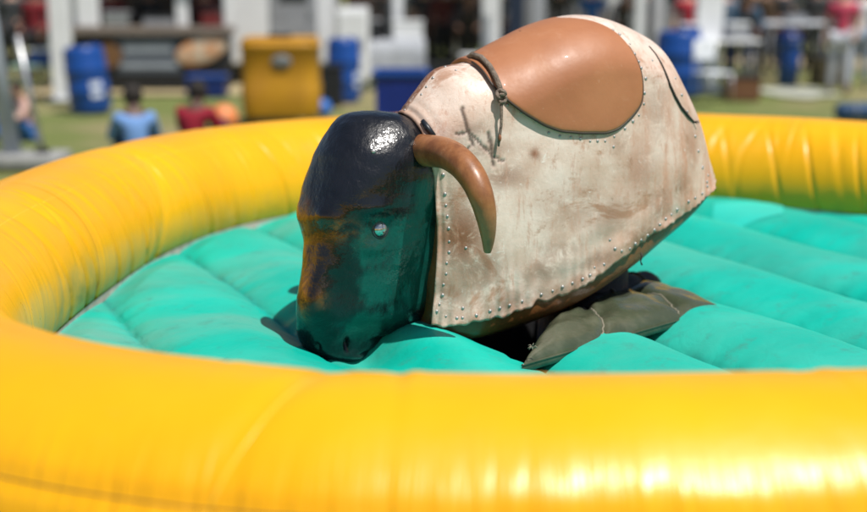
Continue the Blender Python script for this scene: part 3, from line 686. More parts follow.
for s in (.36, .76):
    i = int(s * 119); pts = []
    for j in range(2, 58): 
        ii = min(119, max(0, int(round((s + .03 * math.sin(j / 59 * 5)) * 119)))); pts.append(Vector(top[ii, j]) + Vector((0, 0, .001)) - cu.location)
    mb = MB(); mb.tube(pts, .0028, 6); mb.build('piping', PIP, cu, True)
mb = MB(); mb.tube([Vector(top[i, 0]) - cu.location + Vector((0, 0, .002)) for i in range(0, 120)], .0035, 6); mb.build('edge_piping', CUSH, cu, True)
mb = MB()
for k in range(9):
    a = A_ - cu.location + Vector((.03, .02, .045)); v = Vector((random.uniform(-1, 1), random.uniform(-1, 0), random.uniform(-.3, 1))).normalized() * .016
    mb.tube([a, a + v * .5 + Vector((0, 0, .006)), a + v], [.0015, .0015, .0008], 5)
mb.build('frayed_tie', PIP, cu, True)
rr_ = thing('rubber_roll', 'black rubber pad roll lying behind the grey-green cushion', 'rubber pad', tuple(onz(625, 290, .86)))
mb = MB(); a, b = onz(580, 322, .80), onz(651, 288, .80); pts = [a.lerp(b, f) + Vector((0, 0, .03 * math.sin(PI * f))) - rr_.location for f in np.linspace(0, 1, 20)]
mb.tube(pts, [.03] + [.058 + .006 * math.sin(k * 1.3) for k in range(18)] + [.03], 20); mb.build('roll_cover', BLK, rr_, True)
STRAPM = mat('worn_strap', (.05, .05, .048), .6)
for f in (.3, .72):
    mb = MB()
    c = a.lerp(b, f) + Vector((0, 0, .03 * math.sin(PI * f))) - rr_.location; t = (b - a).normalized(); u_ = t.cross(Vector((0, 0, 1))).normalized(); v_ = Vector((0, 0, 1))
    mb.tube([c + (u_ * math.cos(q) + v_ * math.sin(q)) * .063 for q in np.linspace(0, 2 * PI, 21)], .005, 6, False)
    mb.build('roll_strap', STRAPM, rr_, True)

# ------------------------------------------------------------------ people
SKINS = [mat('skin_light', (.52, .30, .21), .5), mat('skin_brown', (.20, .10, .06), .5), mat('skin_dark', (.09, .045, .03), .5)]
CL = {}
def cloth(name, c):
    if name not in CL: CL[name] = mat(name, c, .85, vary=.15, vscale=8, bump=.4, bscale=25)
    return CL[name]
def skin_mesh(name, J, E, m, parent, root=0, lv=1):
    me = bpy.data.meshes.new(name + '_src'); me.from_pydata([j[0] for j in J], E, []); o = bpy.data.objects.new(name + '_src', me); COL.objects.link(o)
    sk = o.modifiers.new('s', 'SKIN'); sk.use_smooth_shade = True; sb = o.modifiers.new('u', 'SUBSURF'); sb.levels = lv; sb.render_levels = lv
    for i, j in enumerate(J):
        v = me.skin_vertices[0].data[i]; r = j[1]; v.radius = (r, r) if not hasattr(r, '__len__') else r; v.use_root = (i == root)
    dg = bpy.context.evaluated_depsgraph_get(); dg.update(); me2 = bpy.data.meshes.new_from_object(o.evaluated_get(dg)); me2.name = name
    bpy.data.objects.remove(o); me2.materials.clear(); return mesh_obj(name, me2, m, parent)
def person(loc, rz, label, shirt, pants, hairc=(.02, .015, .012), skin=0, pose='stand', group=None, sleeves=True, cap=None, scale=1):
    t = thing('person', label, 'person', loc, rz, group); t.scale = (scale,) * 3
    V = {}
    if pose == 'stand':
        V = dict(pel=(0, 0, .95), wai=(0, .01, 1.08), che=(0, .0, 1.28), shc=(0, 0, 1.40), nec=(0, -.005, 1.49), hd0=(0, .015, 1.56), hd1=(0, .02, 1.64), hd2=(0, .005, 1.71),
                 shl=(-.17, 0, 1.40), ell=(-.24, -.03, 1.14), wrl=(-.22, .14, .95), hal=(-.21, .19, .91), shr=(.17, 0, 1.40), elr=(.23, -.04, 1.13), wrr=(.25, .03, .89), har=(.25, .05, .82),
                 hpl=(-.09, 0, .90), knl=(-.10, .03, .49), anl=(-.11, 0, .09), tol=(-.12, .13, .04), hpr=(.09, 0, .90), knr=(.11, .01, .49), anr=(.13, -.03, .09), tor=(.15, .10, .04))
    elif pose == 'lean':
        V = dict(pel=(0, -.1, .93), wai=(0, -.03, 1.05), che=(0, .10, 1.22), shc=(0, .18, 1.32), nec=(0, .24, 1.39), hd0=(0, .29, 1.44), hd1=(0, .32, 1.52), hd2=(0, .32, 1.59),
                 shl=(-.17, .18, 1.31), ell=(-.26, .26, 1.07), wrl=(-.18, .45, .98), hal=(-.15, .52, .97), shr=(.17, .18, 1.31), elr=(.27, .24, 1.06), wrr=(.20, .44, .97), har=(.17, .51, .96),
                 hpl=(-.09, -.1, .89), knl=(-.10, -.04, .49), anl=(-.11, -.1, .09), tol=(-.12, .03, .04), hpr=(.09, -.1, .89), knr=(.11, -.06, .49), anr=(.13, -.15, .09), tor=(.15, -.02, .04))
    else:  # seated on the ground, knees up, arms round them
        V = dict(pel=(0, 0, .13), wai=(0, -.01, .27), che=(0, .03, .46), shc=(0, .07, .58), nec=(0, .11, .63), hd0=(0, .15, .67), hd1=(0, .18, .735), hd2=(0, .17, .80),
                 shl=(-.145, .08, .55), ell=(-.22, .24, .34), wrl=(-.14, .38, .36), hal=(-.07, .43, .35), shr=(.145, .08, .55), elr=(.22, .24, .34), wrr=(.14, .38, .36), har=(.07, .43, .34),
                 hpl=(-.09, .04, .11), knl=(-.14, .40, .44), anl=(-.12, .62, .08), tol=(-.12, .76, .04), hpr=(.09, .04, .11), knr=(.14, .40, .44), anr=(.12, .62, .08), tor=(.12, .76, .04))
    R_ = dict(pel=.115, wai=.105, che=.125, shc=.10, nec=.05, hd0=.072, hd1=.09, hd2=.055, shl=.058, ell=.042, wrl=.028, hal=.024, shr=.058, elr=.042, wrr=.028, har=.024,
              hpl=.085, knl=.056, anl=.038, tol=.03, hpr=.085, knr=.056, anr=.038, tor=.03)
    E = [('pel', 'wai'), ('wai', 'che'), ('che', 'shc'), ('shc', 'nec'), ('nec', 'hd0'), ('hd0', 'hd1'), ('hd1', 'hd2'), ('shc', 'shl'), ('shl', 'ell'), ('ell', 'wrl'), ('wrl', 'hal'), ('shc', 'shr'), ('shr', 'elr'), ('elr', 'wrr'), ('wrr', 'har'),
         ('pel', 'hpl'), ('hpl', 'knl'), ('knl', 'anl'), ('anl', 'tol'), ('pel', 'hpr'), ('hpr', 'knr'), ('knr', 'anr'), ('anr', 'tor')]
    def part(name, keys, grow, m, lv=1, over={}):
        ks = list(keys); J = []
        for k in ks:
            p = Vector(over.get(k, V[k])); J.append((p, R_[k] + grow.get(k, grow.get('*', 0))))
        return skin_mesh(name, J, [(ks.index(a), ks.index(b)) for a, b in E if a in ks and b in ks], m, t, 0, lv)
    body = part('body', V.keys(), {'*': 0}, SKINS[skin])
    # fingers, thumb, nose and ears joined into the body mesh
    bm = bmesh.new(); bm.from_mesh(body.data); x = MB(); x.bm.free(); x.bm = bm
    for s in 'lr':
        w_, h_ = Vector(V['wr' + s]), Vector(V['ha' + s]); d = (h_ - w_).normalized(); side = d.cross(Vector((0, 0, 1))); side = side.normalized() if side.length > .1 else Vector((0, 1, 0))
        up = side.cross(d)
        for q, ln in zip((-1.5, -.5, .5, 1.5), (.058, .072, .078, .066)):
            a = h_ + d * .012 + side * q * .014; x.tube([a, a + d * ln * .5 - up * .006, a + d * ln * .9 - up * .024], [.0085, .008, .006], 6)
        a = h_ - d * .02 + side * .022; x.tube([a, a + side * .022 + d * .02, a + side * .024 + d * .045 - up * .01], [.010, .009, .007], 6)
    hc = Vector(V['hd1']); x.tube([hc + Vector((0, .085, .005)), hc + Vector((0, .112, -.022))], [.009, .015], 8)
    for sx in (-1, 1): x.ball(hc + Vector((.084 * sx, .0, -.012)), .024, (.35, .7, 1.2), 8)
    x.ball(hc + Vector((0, .082, -.05)), .02, (1.3, .4, .4), 8)
    bm.to_mesh(body.data); bm.free(); body.data.polygons.foreach_set('use_smooth', [True] * len(body.data.polygons))
    for sx in (-1, 1):
        mb = MB(); mb.ball(hc + Vector((.032 * sx, .083, .010)), .012, n=8); mb.build('eye', LID, t, True)
    ell = 'ell' if sleeves else 'shl'
    over = {}
    if not sleeves or sleeves == 'short':
        for s in 'lr': over['el' + s] = tuple(Vector(V['sh' + s]).lerp(Vector(V['el' + s]), .75))
    keys = ['wai', 'pel', 'che', 'shc', 'shl', 'ell', 'shr', 'elr'] + (['wrl', 'wrr'] if sleeves is True else [])
    over['shc'] = V['shc']
    part('shirt', keys, {'*': .020, 'shc': .012, 'ell': .018, 'elr': .018, 'wrl': .012, 'wrr': .012}, shirt, over=over)
    part('trousers', ['pel', 'hpl', 'knl', 'anl', 'hpr', 'knr', 'anr'], {'*': .018, 'pel': .026, 'anl': .022, 'anr': .022}, pants)
    hm = cloth('hair_%02d' % int(hairc[0] * 100), hairc)
    mb = MB(); mb.ball(hc + Vector((0, -.02, .03)), .102, (.92, 1.0, 1.0), 20); bmv = mb.bm
    for v in list(bmv.verts):
        r_ = v.co - hc
        if r_.y > .03 and r_.z < .06: v.co.y = hc.y + .03 + (r_.y - .03) * .15
        if r_.z < -.04: v.co.z = hc.z - .04
    mb.build('hair', hm, t, True)
    if cap:
        mb = MB(); mb.lathe(hc + Vector((0, 0, .045)), [(.105, 0), (.107, .03), (.09, .065), (.04, .088), (.002, .092)], 20); mb.box(hc + Vector((0, .14, .05)), (.15, .11, .012), bev=.004); mb.build('cap', cap, t, True)
    for s in 'lr':
        a, b = Vector(V['an' + s]), Vector(V['to' + s]); mb = MB(); mb.ball((a + b) / 2 + Vector((0, 0, -.02)), .11, (.42, .98, .42), 14); mb.build('shoe', cloth('dark_shoe', (.03, .03, .035)), t, True)
    return t

# ------------------------------------------------------------------ background furniture builders
WHITE = mat('white_paint', (.78, .79, .80), .5, vary=.05, dirt=(.5, .5, .48), dirt_amt=.3); CANV = mat('white_canvas', (.72, .75, .80), .85, vary=.06, bump=.4, bscale=6)
GREY = mat('grey_paint', (.30, .31, .33), .6, vary=.15, dirt=(.15, .15, .15), dirt_amt=.5); DARK = mat('dark_panel', (.010, .011, .013), .6, vary=.3)
STEEL = mat('brushed_steel', (.5, .51, .53), .35, metal=.8, vary=.1); WOODC = mat('grey_brown_counter', (.22, .18, .15), .6, vary=.25, dirt=(.1, .08, .06), dirt_amt=.5)
BLUE = mat('blue_plastic', (.008, .065, .30), .35, vary=.12, dirt=(.02, .05, .12), dirt_amt=.3); NAVY = mat('navy_plastic', (.006, .02, .12), .4, vary=.2)
OCH = mat('ochre_plastic', (.50, .245, .006), .55, vary=.10, dirt=(.25, .10, .03), dirt_amt=.5)
def barrel(x, y, base_x, rz, label, lay=0, h=.88, r=.29, white=True):
    t = thing('plastic_barrel', label, 'barrel', (x, y, 0), rz, 'blue plastic barrels on the grass')
    mb = MB(); pr = [(r * .9, 0), (r * .96, .03), (r * .97, .08 * h), (r, .12 * h), (r * 1.0, .31 * h), (r * 1.035, .33 * h), (r * 1.035, .36 * h), (r, .38 * h), (r, .62 * h), (r * 1.035, .64 * h), (r * 1.035, .67 * h), (r, .69 * h), (r * .98, .9 * h), (r * .93, .97 * h), (r * .9, h)]
    mb.lathe((0, 0, 0), pr, 32); mb.build('drum', BLUE, t, True)
    mb = MB(); mb.lathe((0, 0, h - .01), [(r * .86, 0), (r * .86, .018), (r * .8, .022)], 28); mb.build('lid', BLUE, t, True)
    for q in (-.5, .5): mb = MB(); mb.lathe((r * q, 0, h + .01), [(.035, 0), (.035, .025), (.02, .03)], 12); mb.build('bung', NAVY, t, True)
    if white:
        a = np.linspace(-.30, .30, 9); Q = np.array([[((r + .004) * math.sin(q + .55), -(r + .004) * math.cos(q + .55), .36 * h + zz) for zz in np.linspace(-.11, .11, 5)] for q in a]); grid_mesh('paper_label', Q, cloth('paper_label', (.6, .65, .75)), t)
    return t
def table(x0, x1, y, z, dep, label, clothm=None, drop=.25, top=WHITE):
    t = thing('folding_table', label, 'table', ((x0 + x1) / 2, y, 0)); L_ = x1 - x0
    mb = MB(); mb.box((0, 0, z - .02), (L_, dep, .04), bev=.008); mb.build('tabletop', top, t)
    for sx in (-1, 1):
        for sy in (-1, 1):
            mb = MB(); mb.tube([(sx * (L_ / 2 - .12), sy * (dep / 2 - .08), z - .04), (sx * (L_ / 2 - .10), sy * (dep / 2 - .05), 0)], .016, 8); mb.build('leg', STEEL, t, True)
    if clothm:
        per = []; n = 160
        cx_, cy_ = L_ / 2 + .012, dep / 2 + .012
        for k in range(n):
            a = k / n * 4
            if a < 1: p = (-cx_ + 2 * cx_ * a, -cy_)
            elif a < 2: p = (cx_, -cy_ + 2 * cy_ * (a - 1))
            elif a < 3: p = (cx_ - 2 * cx_ * (a - 2), cy_)
            else: p = (-cx_, cy_ - 2 * cy_ * (a - 3))
            per.append(p)
        per = np.array(per); rows = []
        for f, zz in ((.02, z + .006), (.97, z + .006), (1, z), (1.005, z - drop * .4), (1.01, z - drop)):
            wv = 1 + (0 if zz > z - .01 else .02 * np.sin(np.arange(n) * .9) * (z - zz) / drop); rows.append(np.stack([per[:, 0] * f * wv, per[:, 1] * f * wv, np.full(n, zz)], -1))
        c = mesh = grid_mesh('table_cloth', np.array(rows) + np.array([(x0 + x1) / 2, y, 0]), clothm, None, cv=True, flip=True)
        tag(c, 'pale cloth hanging over the ' + label, 'tablecloth')
    return t
def gazebo(x0, x1, y0, y1, h, label, postm=WHITE, canopy=CANV, wd=.09, posts=None):
    t = thing('market_tent', label, 'tent', ((x0 + x1) / 2, (y0 + y1) / 2, 0)); a, b = (x1 - x0) / 2, (y1 - y0) / 2
    for sx, sy in ((-1, -1), (1, -1), (1, 1), (-1, 1)):
        mb = MB(); mb.box((sx * a, sy * b, h / 2), (wd, wd, h), bev=.006); mb.box((sx * a, sy * b, .015), (wd * 2, wd * 2, .03)); mb.build('post', postm, t)
    n = 24; q = np.linspace(-1, 1, n); U, V = np.meshgrid(q, q, indexing='ij'); zz = h + .75 * (1 - np.maximum(abs(U), abs(V))) ** .85
    grid_mesh('canopy', np.stack([U * (a + .08), V * (b + .08), zz], -1), canopy, t)
    for sx, sy in ((0, -1), (0, 1), (-1, 0), (1, 0)):
        k = np.linspace(-1, 1, 40); zb = h - .25 + .04 * np.abs(np.sin(k * 9))
        if sy: Q = np.stack([np.stack([k * (a + .08), 0 * k + sy * (b + .085), zb], -1), np.stack([k * (a + .08), 0 * k + sy * (b + .085), 0 * k + h + .005], -1)], 0)
        else: Q = np.stack([np.stack([0 * k + sx * (a + .085), k * (b + .08), zb], -1), np.stack([0 * k + sx * (a + .085), k * (b + .08), 0 * k + h + .005], -1)], 0)
        grid_mesh('valance', Q, canopy, t)
    return t
def hx(px, Y): return ony(px, 20, Y).x
def hz(py, Y): return ony(433, py, Y).z

# far trailers closing the back of the fairground
def trailer(x0, x1, y, z0, h, label, m, wins=(), door=None):
    t = thing('trailer', label, 'trailer', ((x0 + x1) / 2, y, 0)); a = (x1 - x0) / 2; d = 2.2
    mb = MB(); mb.box((0, d / 2, z0 + h / 2), (2 * a, d, h), bev=.04); mb.build('box_body', m, t)
    for wx, wz, ww, wh in wins:
        mb = MB(); mb.box((wx, -.012, wz), (ww + .1, .03, wh + .1)); f = mb.build('window', STEEL, t); mb = MB(); mb.box((wx, -.03, wz), (ww, .012, wh)); mb.build('pane', cloth_glass, f)
    if door is not None:
        mb = MB(); mb.box((door, -.02, z0 + .98), (.8, .04, 1.9), bev=.01); dd_ = mb.build('door', GREY, t); mb = MB(); mb.box((door, -.05, z0 + 1.35), (.5, .02, .55)); mb.build('pane', cloth_glass, dd_); mb = MB(); mb.box((door + .3, -.06, z0 + .9), (.04, .05, .12)); mb.build('handle', STEEL, dd_)
    for sx in (-.55, .55):
        mb = MB(); mb.tube([(sx * a, .1, .33), (sx * a, .32, .33)], .33, 24); wl = mb.build('wheel', BLK, t, False); mb = MB(); mb.tube([(sx * a, .07, .33), (sx * a, .12, .33)], .17, 16); mb.build('rim', STEEL, wl)
    mb = MB(); mb.tube([(-a, .3, .12), (a, .3, .12)], .05, 6); mb.box((0, .8, z0 - .06), (2 * a - .1, 1.2, .1)); mb.build('chassis', DARK, t)
    return t
cloth_glass = mat('dark_glass', (.02, .025, .03), .1, vary=.1)
TR1 = mat('mid_grey_trailer_paint', (.22, .225, .24), .5, vary=.1, dirt=(.1, .1, .1), dirt_amt=.5); TR2 = mat('charcoal_trailer_paint', (.06, .06, .068), .5, vary=.2)
TR3 = mat('brown_trailer_paint', (.075, .05, .042), .6, vary=.2)
trailer(-15.5, -9.6, 28, .45, 2.6, 'grey trailer at the far left behind the leftmost tent pole', TR1, [(0, 1.7, 1.2, .8)])
trailer(-9.3, -4.6, 27.5, .45, 2.7, 'charcoal trailer behind the food stall counter', TR2, [(-1.3, 1.7, .9, .6), (1.2, 1.7, .9, .6)])
trailer(hx(226, 22.5), hx(332, 22.5), 22.5, .35, 2.7, 'white trailer with a grey door behind the ochre plastic bin', WHITE, [], hx(294, 22.5) - (hx(226, 22.5) + hx(332, 22.5)) / 2)
trailer(-1.9, 1.2, 28.5, .45, 2.7, 'brown trailer behind the tent with the navy post', TR3, [(0, 1.6, 1.2, .7)])
trailer(1.5, 6.2, 29, .45, 2.6, 'grey trailer behind the bull rump', TR1, [(-1, 1.6, 1., .6), (1.1, 1.6, 1, .6)])
trailer(6.5, 10.8, 29.5, .45, 2.6, 'dark trailer at the far right behind the person in pink', TR2, [(0, 1.6, 1.4, .7)])
trailer(11.0, 16.0, 29, .45, 2.6, 'grey trailer beyond the right edge of the grass', TR1, [(0, 1.6, 1.2, .7)])

# food stall
def food_stall():
    Y = 21.5; x0, x1 = hx(72, Y), hx(229, Y); t = thing('food_stall', 'dark food stall with grey-brown counter, posters on its front and white posts', 'market stall', ((x0 + x1) / 2, Y, 0)); a = (x1 - x0) / 2
    mb = MB(); mb.box((0, 0, .98), (2 * a + .1, .7, .12), bev=.01); mb.build('counter_top', WOODC, t)
    mb = MB(); mb.box((0, .02, .49), (2 * a, .5, .86)); mb.build('front_panel', DARK, t)
    mb = MB(); mb.box((0, 2.4, 1.4), (2 * a, .08, 2.6)); mb.build('back_wall', TR3, t)
    mb = MB(); mb.box((0, 1.0, 2.65), (2 * a + .3, 2.9, .06)); mb.build('canopy', CANV, t)
    for px, wd in ((76, .16), (90, .36), (182, .20), (228, .14)):
        mb = MB(); X_ = hx(px, Y) - (x0 + x1) / 2; mb.box((X_, .05 if px != 90 else -.1, 1.84), (wd, .12, 1.6), bev=.02); mb.build('post', WHITE, t)
    # grey notice board with lines of pale print, and the framed food picture
    sx = hx(150, Y) - (x0 + x1) / 2; mb = MB(); mb.box((sx, -.25, .60), (1.05, .02, .62)); sg = mb.build('notice_board', mat('slate_board', (.07, .085, .11), .5), t)
    mb = MB(); mb.box((sx, -.265, .70), (.80, .01, .16), bev=.003); mb.box((sx, -.265, .42), (.92, .01, .09), bev=.003); mb.build('notice_strip', mat('pale_print', (.28, .32, .36), .6), sg)
    px_ = hx(203, Y) - (x0 + x1) / 2
    n = 40; aa = np.arange(n) * 2 * PI / n
    Q = np.stack([np.stack([px_ + .42 * f * np.cos(aa), 0 * aa - d, .66 + .22 * f * np.sin(aa) + .10 * f * np.cos(aa)], -1) for f, d in ((.01, .30), (.9, .30), (1, .285), (1, .262))], 0)
    m_, g = newmat('food_picture'); tc_ = g.n('ShaderNodeTexCoord').outputs['Object']; sx_ = g.n('ShaderNodeSeparateXYZ', {0: tc_}).outputs[0]
    c_ = g.mix(g.rng(g.noise(tc_, 5, 3), .35, .65), (.62, .55, .42), (.60, .28, .12)); g.set('Base Color', c_)
    grid_mesh('food_picture', Q, m_, t, cv=True)
    mb = MB(); mb.tube([(hx(112, Y) - (x0 + x1) / 2, -.30, .58), (hx(112, Y) - (x0 + x1) / 2, -.22, .58)], .2, 24); mb.build('round_plaque', mat('brown_wood_plaque', (.16, .08, .03), .6), t)
    return (x0 + x1) / 2
food_stall()
for px, col, lab in ((112, (.16, .012, .02), 'person in a dark red shirt behind the food stall counter, near its left end'), (150, (.03, .03, .035), 'person in black standing behind the middle of the food stall counter'), (206, (.11, .02, .025), 'person in a maroon shirt behind the right end of the food stall counter')):
    person((hx(px, 22.6), 22.6, 0), PI + random.uniform(-.4, .4), lab, cloth('shirt_%d' % px, col), cloth('black_cloth', (.015, .015, .018)), skin=random.choice([0, 1]), pose='stand')

# left side: tent frame pole with its weight, greenish table, people
def pole_with_weight(px, py, label, rad=.09):
    b = onz(px, py, 0); t = thing('tent_pole', label, 'pole', tuple(b)); mb = MB(); mb.tube([(0, 0, .1), (-.32, 0, 2.9)], rad, 16); mb.build('pole', mat('pale_blue_grey_paint', (.40, .45, .52), .5), t, True)
    mb = MB(); mb.box((.02, 0, .07), (1.0, .55, .13), bev=.03); mb.build('base_weight', mat('concrete', (.30, .30, .29), .9, vary=.2, bump=.5), t)
    for q in (-.3, .3): mb = MB(); mb.box((q, 0, .15), (.14, .1, .05), bev=.01); mb.build('grip', DARK, t)
    mb = MB(); mb.tube([(.3, 0, .13), (.12, 0, 1.3)], .03, 8); mb.build('brace', STEEL, t, True)
pole_with_weight(14, 166, 'leaning pale grey tent pole on a flat concrete weight at the left edge')
Y = 20; table(hx(12, Y), hx(66, Y), Y, hz(64, Y), .6, 'narrow pale green table beyond the leaning tent pole', None, top=mat('pale_green_top', (.28, .42, .36), .5))
person((hx(36, 21.5), 21.5, 0), PI - .3, 'person in a dark red top and black trousers standing by the pale green table', cloth('crimson_cloth', (.20, .01, .02)), cloth('black_cloth', (.015, .015, .018)), skin=1)
person((hx(12, 24), 24, 0), PI, 'person in dark grey standing at the far left behind the tent pole', cloth('charcoal_cloth', (.05, .055, .06)), cloth('black_cloth', (.015, .015, .018)), skin=0)
p = onz(30, 139, 0); person(tuple(p), PI * .75, 'person sitting on the grass in a pale pink top beside the tent pole weight', cloth('pale_pink_cloth', (.60, .38, .32)), cloth('mid_blue_cloth', (.03, .12, .35)), skin=0, pose='sit', scale=.8)
p = onz(138, 176, 0); person(tuple(p), .3, 'person in a light blue shirt sitting on the grass with back to the ring', cloth('light_blue_cloth', (.15, .29, .58)), cloth('navy_cloth', (.02, .03, .07)), hairc=(.025, .012, .01), skin=2, pose='sit', scale=1.0)
p = onz(194, 168, 0); person(tuple(p), -.25, 'person in a crimson shirt sitting on the grass left of the ochre bin', cloth('bright_crimson_cloth', (.26, .004, .02)), cloth('navy_cloth', (.02, .03, .07)), skin=2, pose='sit', scale=1.0)
def white_post(px, y, wd, label, z1=2.7, m=WHITE, lean=0):
    t = thing('tent_post', label, 'post', (hx(px, y), y, 0)); mb = MB(); mb.box((0, 0, z1 / 2), (wd, wd * .6, z1), bev=.02); mb.build('shaft', m, t); mb = MB(); mb.box((0, 0, .02), (wd * 1.6, wd * 1.3, .04), bev=.01); mb.build('foot', STEEL, t)
white_post(60, 19.5, .30, 'broad white tent post right of the person in dark red')
b = barrel(onz(92, 112, 0).x, onz(92, 112, 0).y, 0, .2, 'blue plastic barrel with a pale label in front of the food stall', h=.90, r=.285)
b.rotation_euler = (0, math.radians(-5), .1)
barrel(hx(343, 19.5), 19.5, 0, .5, 'blue plastic barrel right of the ochre bin, before the white trailer', h=.93, r=.25)
barrel(hx(680, 20.5), 20.5, 0, 1.1, 'blue plastic barrel just beyond the bull rump, by the white table', h=1.0, r=.36)
# ochre bin
def ochre_bin():
    Y = 16.4; x0, x1 = hx(237, Y), hx(317, Y); t = thing('plastic_bin', 'large ochre yellow plastic bin with a grey oval plate on its front', 'bin', ((x0 + x1) / 2, Y, 0)); a = (x1 - x0) / 2
    zt_ = hz(42, Y); n = 48; an = np.arange(n) * 2 * PI / n; e = 5
    sh = np.stack([np.sign(np.cos(an)) * np.abs(np.cos(an)) ** (2 / e), np.sign(np.sin(an)) * np.abs(np.sin(an)) ** (2 / e)], -1)
    rows = [np.stack([sh[:, 0] * a * f, .35 + sh[:, 1] * .42 * f, np.full(n, z)], -1) for f, z in ((.02, .09), (.94, .09), (.97, .13), (1.0, zt_ * .45), (.965, zt_ * .5), (.98, zt_ * .92), (1.0, zt_ * .93), (1.0, zt_ * .98), (.9, zt_ * 1.0), (.02, zt_ * 1.01))]
    grid_mesh('bin_body', np.array(rows), OCH, t, cv=True, flip=True)
    mb = MB(); mb.box((0, .35, zt_ + .02), (2 * a * .92, .72, .06), bev=.025); mb.build('lid', OCH, t)
    mb = MB(); mb.box((0, .25, zt_ + .07), (.3, .08, .05), bev=.015); mb.build('handle', DARK, t)
    Q = np.array([[(.0 + .13 * f * math.cos(q) + .05, -.075 - (.012 if f < 1 else 0), zt_ * .77 + .085 * f * math.sin(q)) for q in an] for f in (.02, .92, 1.0)]); grid_mesh('oval_plate', Q, mat('blue_grey_plate', (.16, .17, .17), .5), t, cv=True)
    for sx in (-.75, .75):
        mb = MB(); mb.tube([(sx * a - .03, .1, .07), (sx * a + .03, .1, .07)], .07, 14); mb.build('wheel', BLK, t)
ochre_bin()
def ball_thing(px, py, z, r, m, label):
    p = onz(px, py, z); t = MB(); t.ball((0, 0, 0), r, n=24)
    for k in range(3): t.tube([(r * 1.002 * math.cos(q + .01), r * 1.002 * math.sin(q) * math.cos(k * PI / 3), r * 1.002 * math.sin(q) * math.sin(k * PI / 3)) for q in np.linspace(0, 2 * PI, 33)], r * .02, 5, False)
    o = t.build('ball', m, None, True); o.location = p; tag(o, label, 'ball')
ball_thing(224, 118, .17, .17, mat('orange_rubber', (.75, .24, .08), .45), 'orange rubber ball between the person in crimson and the ochre bin')
ball_thing(322, 108, .13, .13, mat('royal_blue_rubber', (.02, .14, .5), .4), 'blue ball on the grass at the right foot of the ochre bin')
# blue crate-like bin behind the head
def blue_bin():
    Y = 14.2; x0, x1 = hx(376, Y), hx(426, Y); t = thing('water_trough', 'dark blue open plastic bin beyond the bull head', 'bin', ((x0 + x1) / 2, Y, 0)); a = (x1 - x0) / 2; zt_ = hz(72, Y)
    mb = MB(); h = zt_
    for c, d in (((0, -.29, h / 2), (2 * a, .03, h)), ((0, .29, h / 2), (2 * a, .03, h)), ((-a + .015, 0, h / 2), (.03, .55, h - .004)), ((a - .015, 0, h / 2), (.03, .55, h - .004)), ((0, 0, .03), (2 * a - .06, .55, .03))): mb.box(c, d)
    mb.build('tub', mat('deep_blue_plastic', (.004, .02, .17), .4, vary=.15), t)
    mb = MB()
    for c, d in (((0, -.31, h), (2 * a + .06, .05, .05)), ((0, .31, h), (2 * a + .06, .05, .05)), ((-a - .01, 0, h), (.05, .57, .048)), ((a + .01, 0, h), (.05, .57, .048))): mb.box(c, d, bev=.01)
    mb.build('rim', BLUE, t)
blue_bin()
# middle: tents, tables, cabinet
Y = 21; t = thing('cool_box_cabinet', 'white cabinet standing behind the blue barrel right of the ochre bin', 'cabinet', (hx(352, Y), Y, 0))
mb = MB(); mb.box((0, .3, .75), (.5, .5, 1.2), bev=.03); mb.build('cabinet_body', WHITE, t); mb = MB(); mb.box((0, .03, .75), (.44, .04, 1.05), bev=.01); d_o = mb.build('door', WHITE, t); mb = MB(); mb.box((.17, 0, .8), (.03, .04, .2), bev=.005); mb.build('handle', STEEL, d_o)
for sx in (-.2, .2): mb = MB(); mb.box((sx, .3, .08), (.06, .4, .16)); mb.build('leg', GREY, t)
Y = 22; table(hx(336, Y), hx(424, Y), Y, hz(40, Y), .75, 'white table under the tent left of the bull hump', cloth('pale_grey_cloth', (.42, .44, .48)), .55)
gazebo(hx(398, 22.6), hx(640, 22.6), 22.6, 26, 2.6, 'open white market tent behind the bull withers', wd=.17)
gazebo(hx(332, 23.6), hx(392, 23.6), 23.6, 25.4, 2.5, 'small grey market tent between the white trailer and the white tent', postm=GREY, canopy=mat('grey_canvas', (.3, .33, .38), .85), wd=.12)
white_post(491, 22.0, .30, 'white draped tent post left of the navy post'); white_post(516, 21.3, .26, 'navy blue tent post above the withers of the bull', m=mat('navy_post_paint', (.012, .022, .05), .5))
white_post(538, 22.4, .22, 'pale grey post just right of the navy post', m=mat('pale_grey_post', (.36, .37, .40), .6)); white_post(658, 23, .2, 'grey white post behind the bull rump', m=mat('off_white_post', (.5, .51, .53), .6))
white_post(709, 20.8, .42, 'broad white post standing beside the white table on the right')
Y = 20.6; table(hx(668, Y), hx(757, Y), Y, hz(39, Y), .8, 'white table crossing behind the broad white post on the right', None)
Y = 23.5; table(hx(762, Y), hx(826, Y), Y, hz(22, Y), .7, 'pale grey high table in front of the dark trailer at right', None, top=CANV)
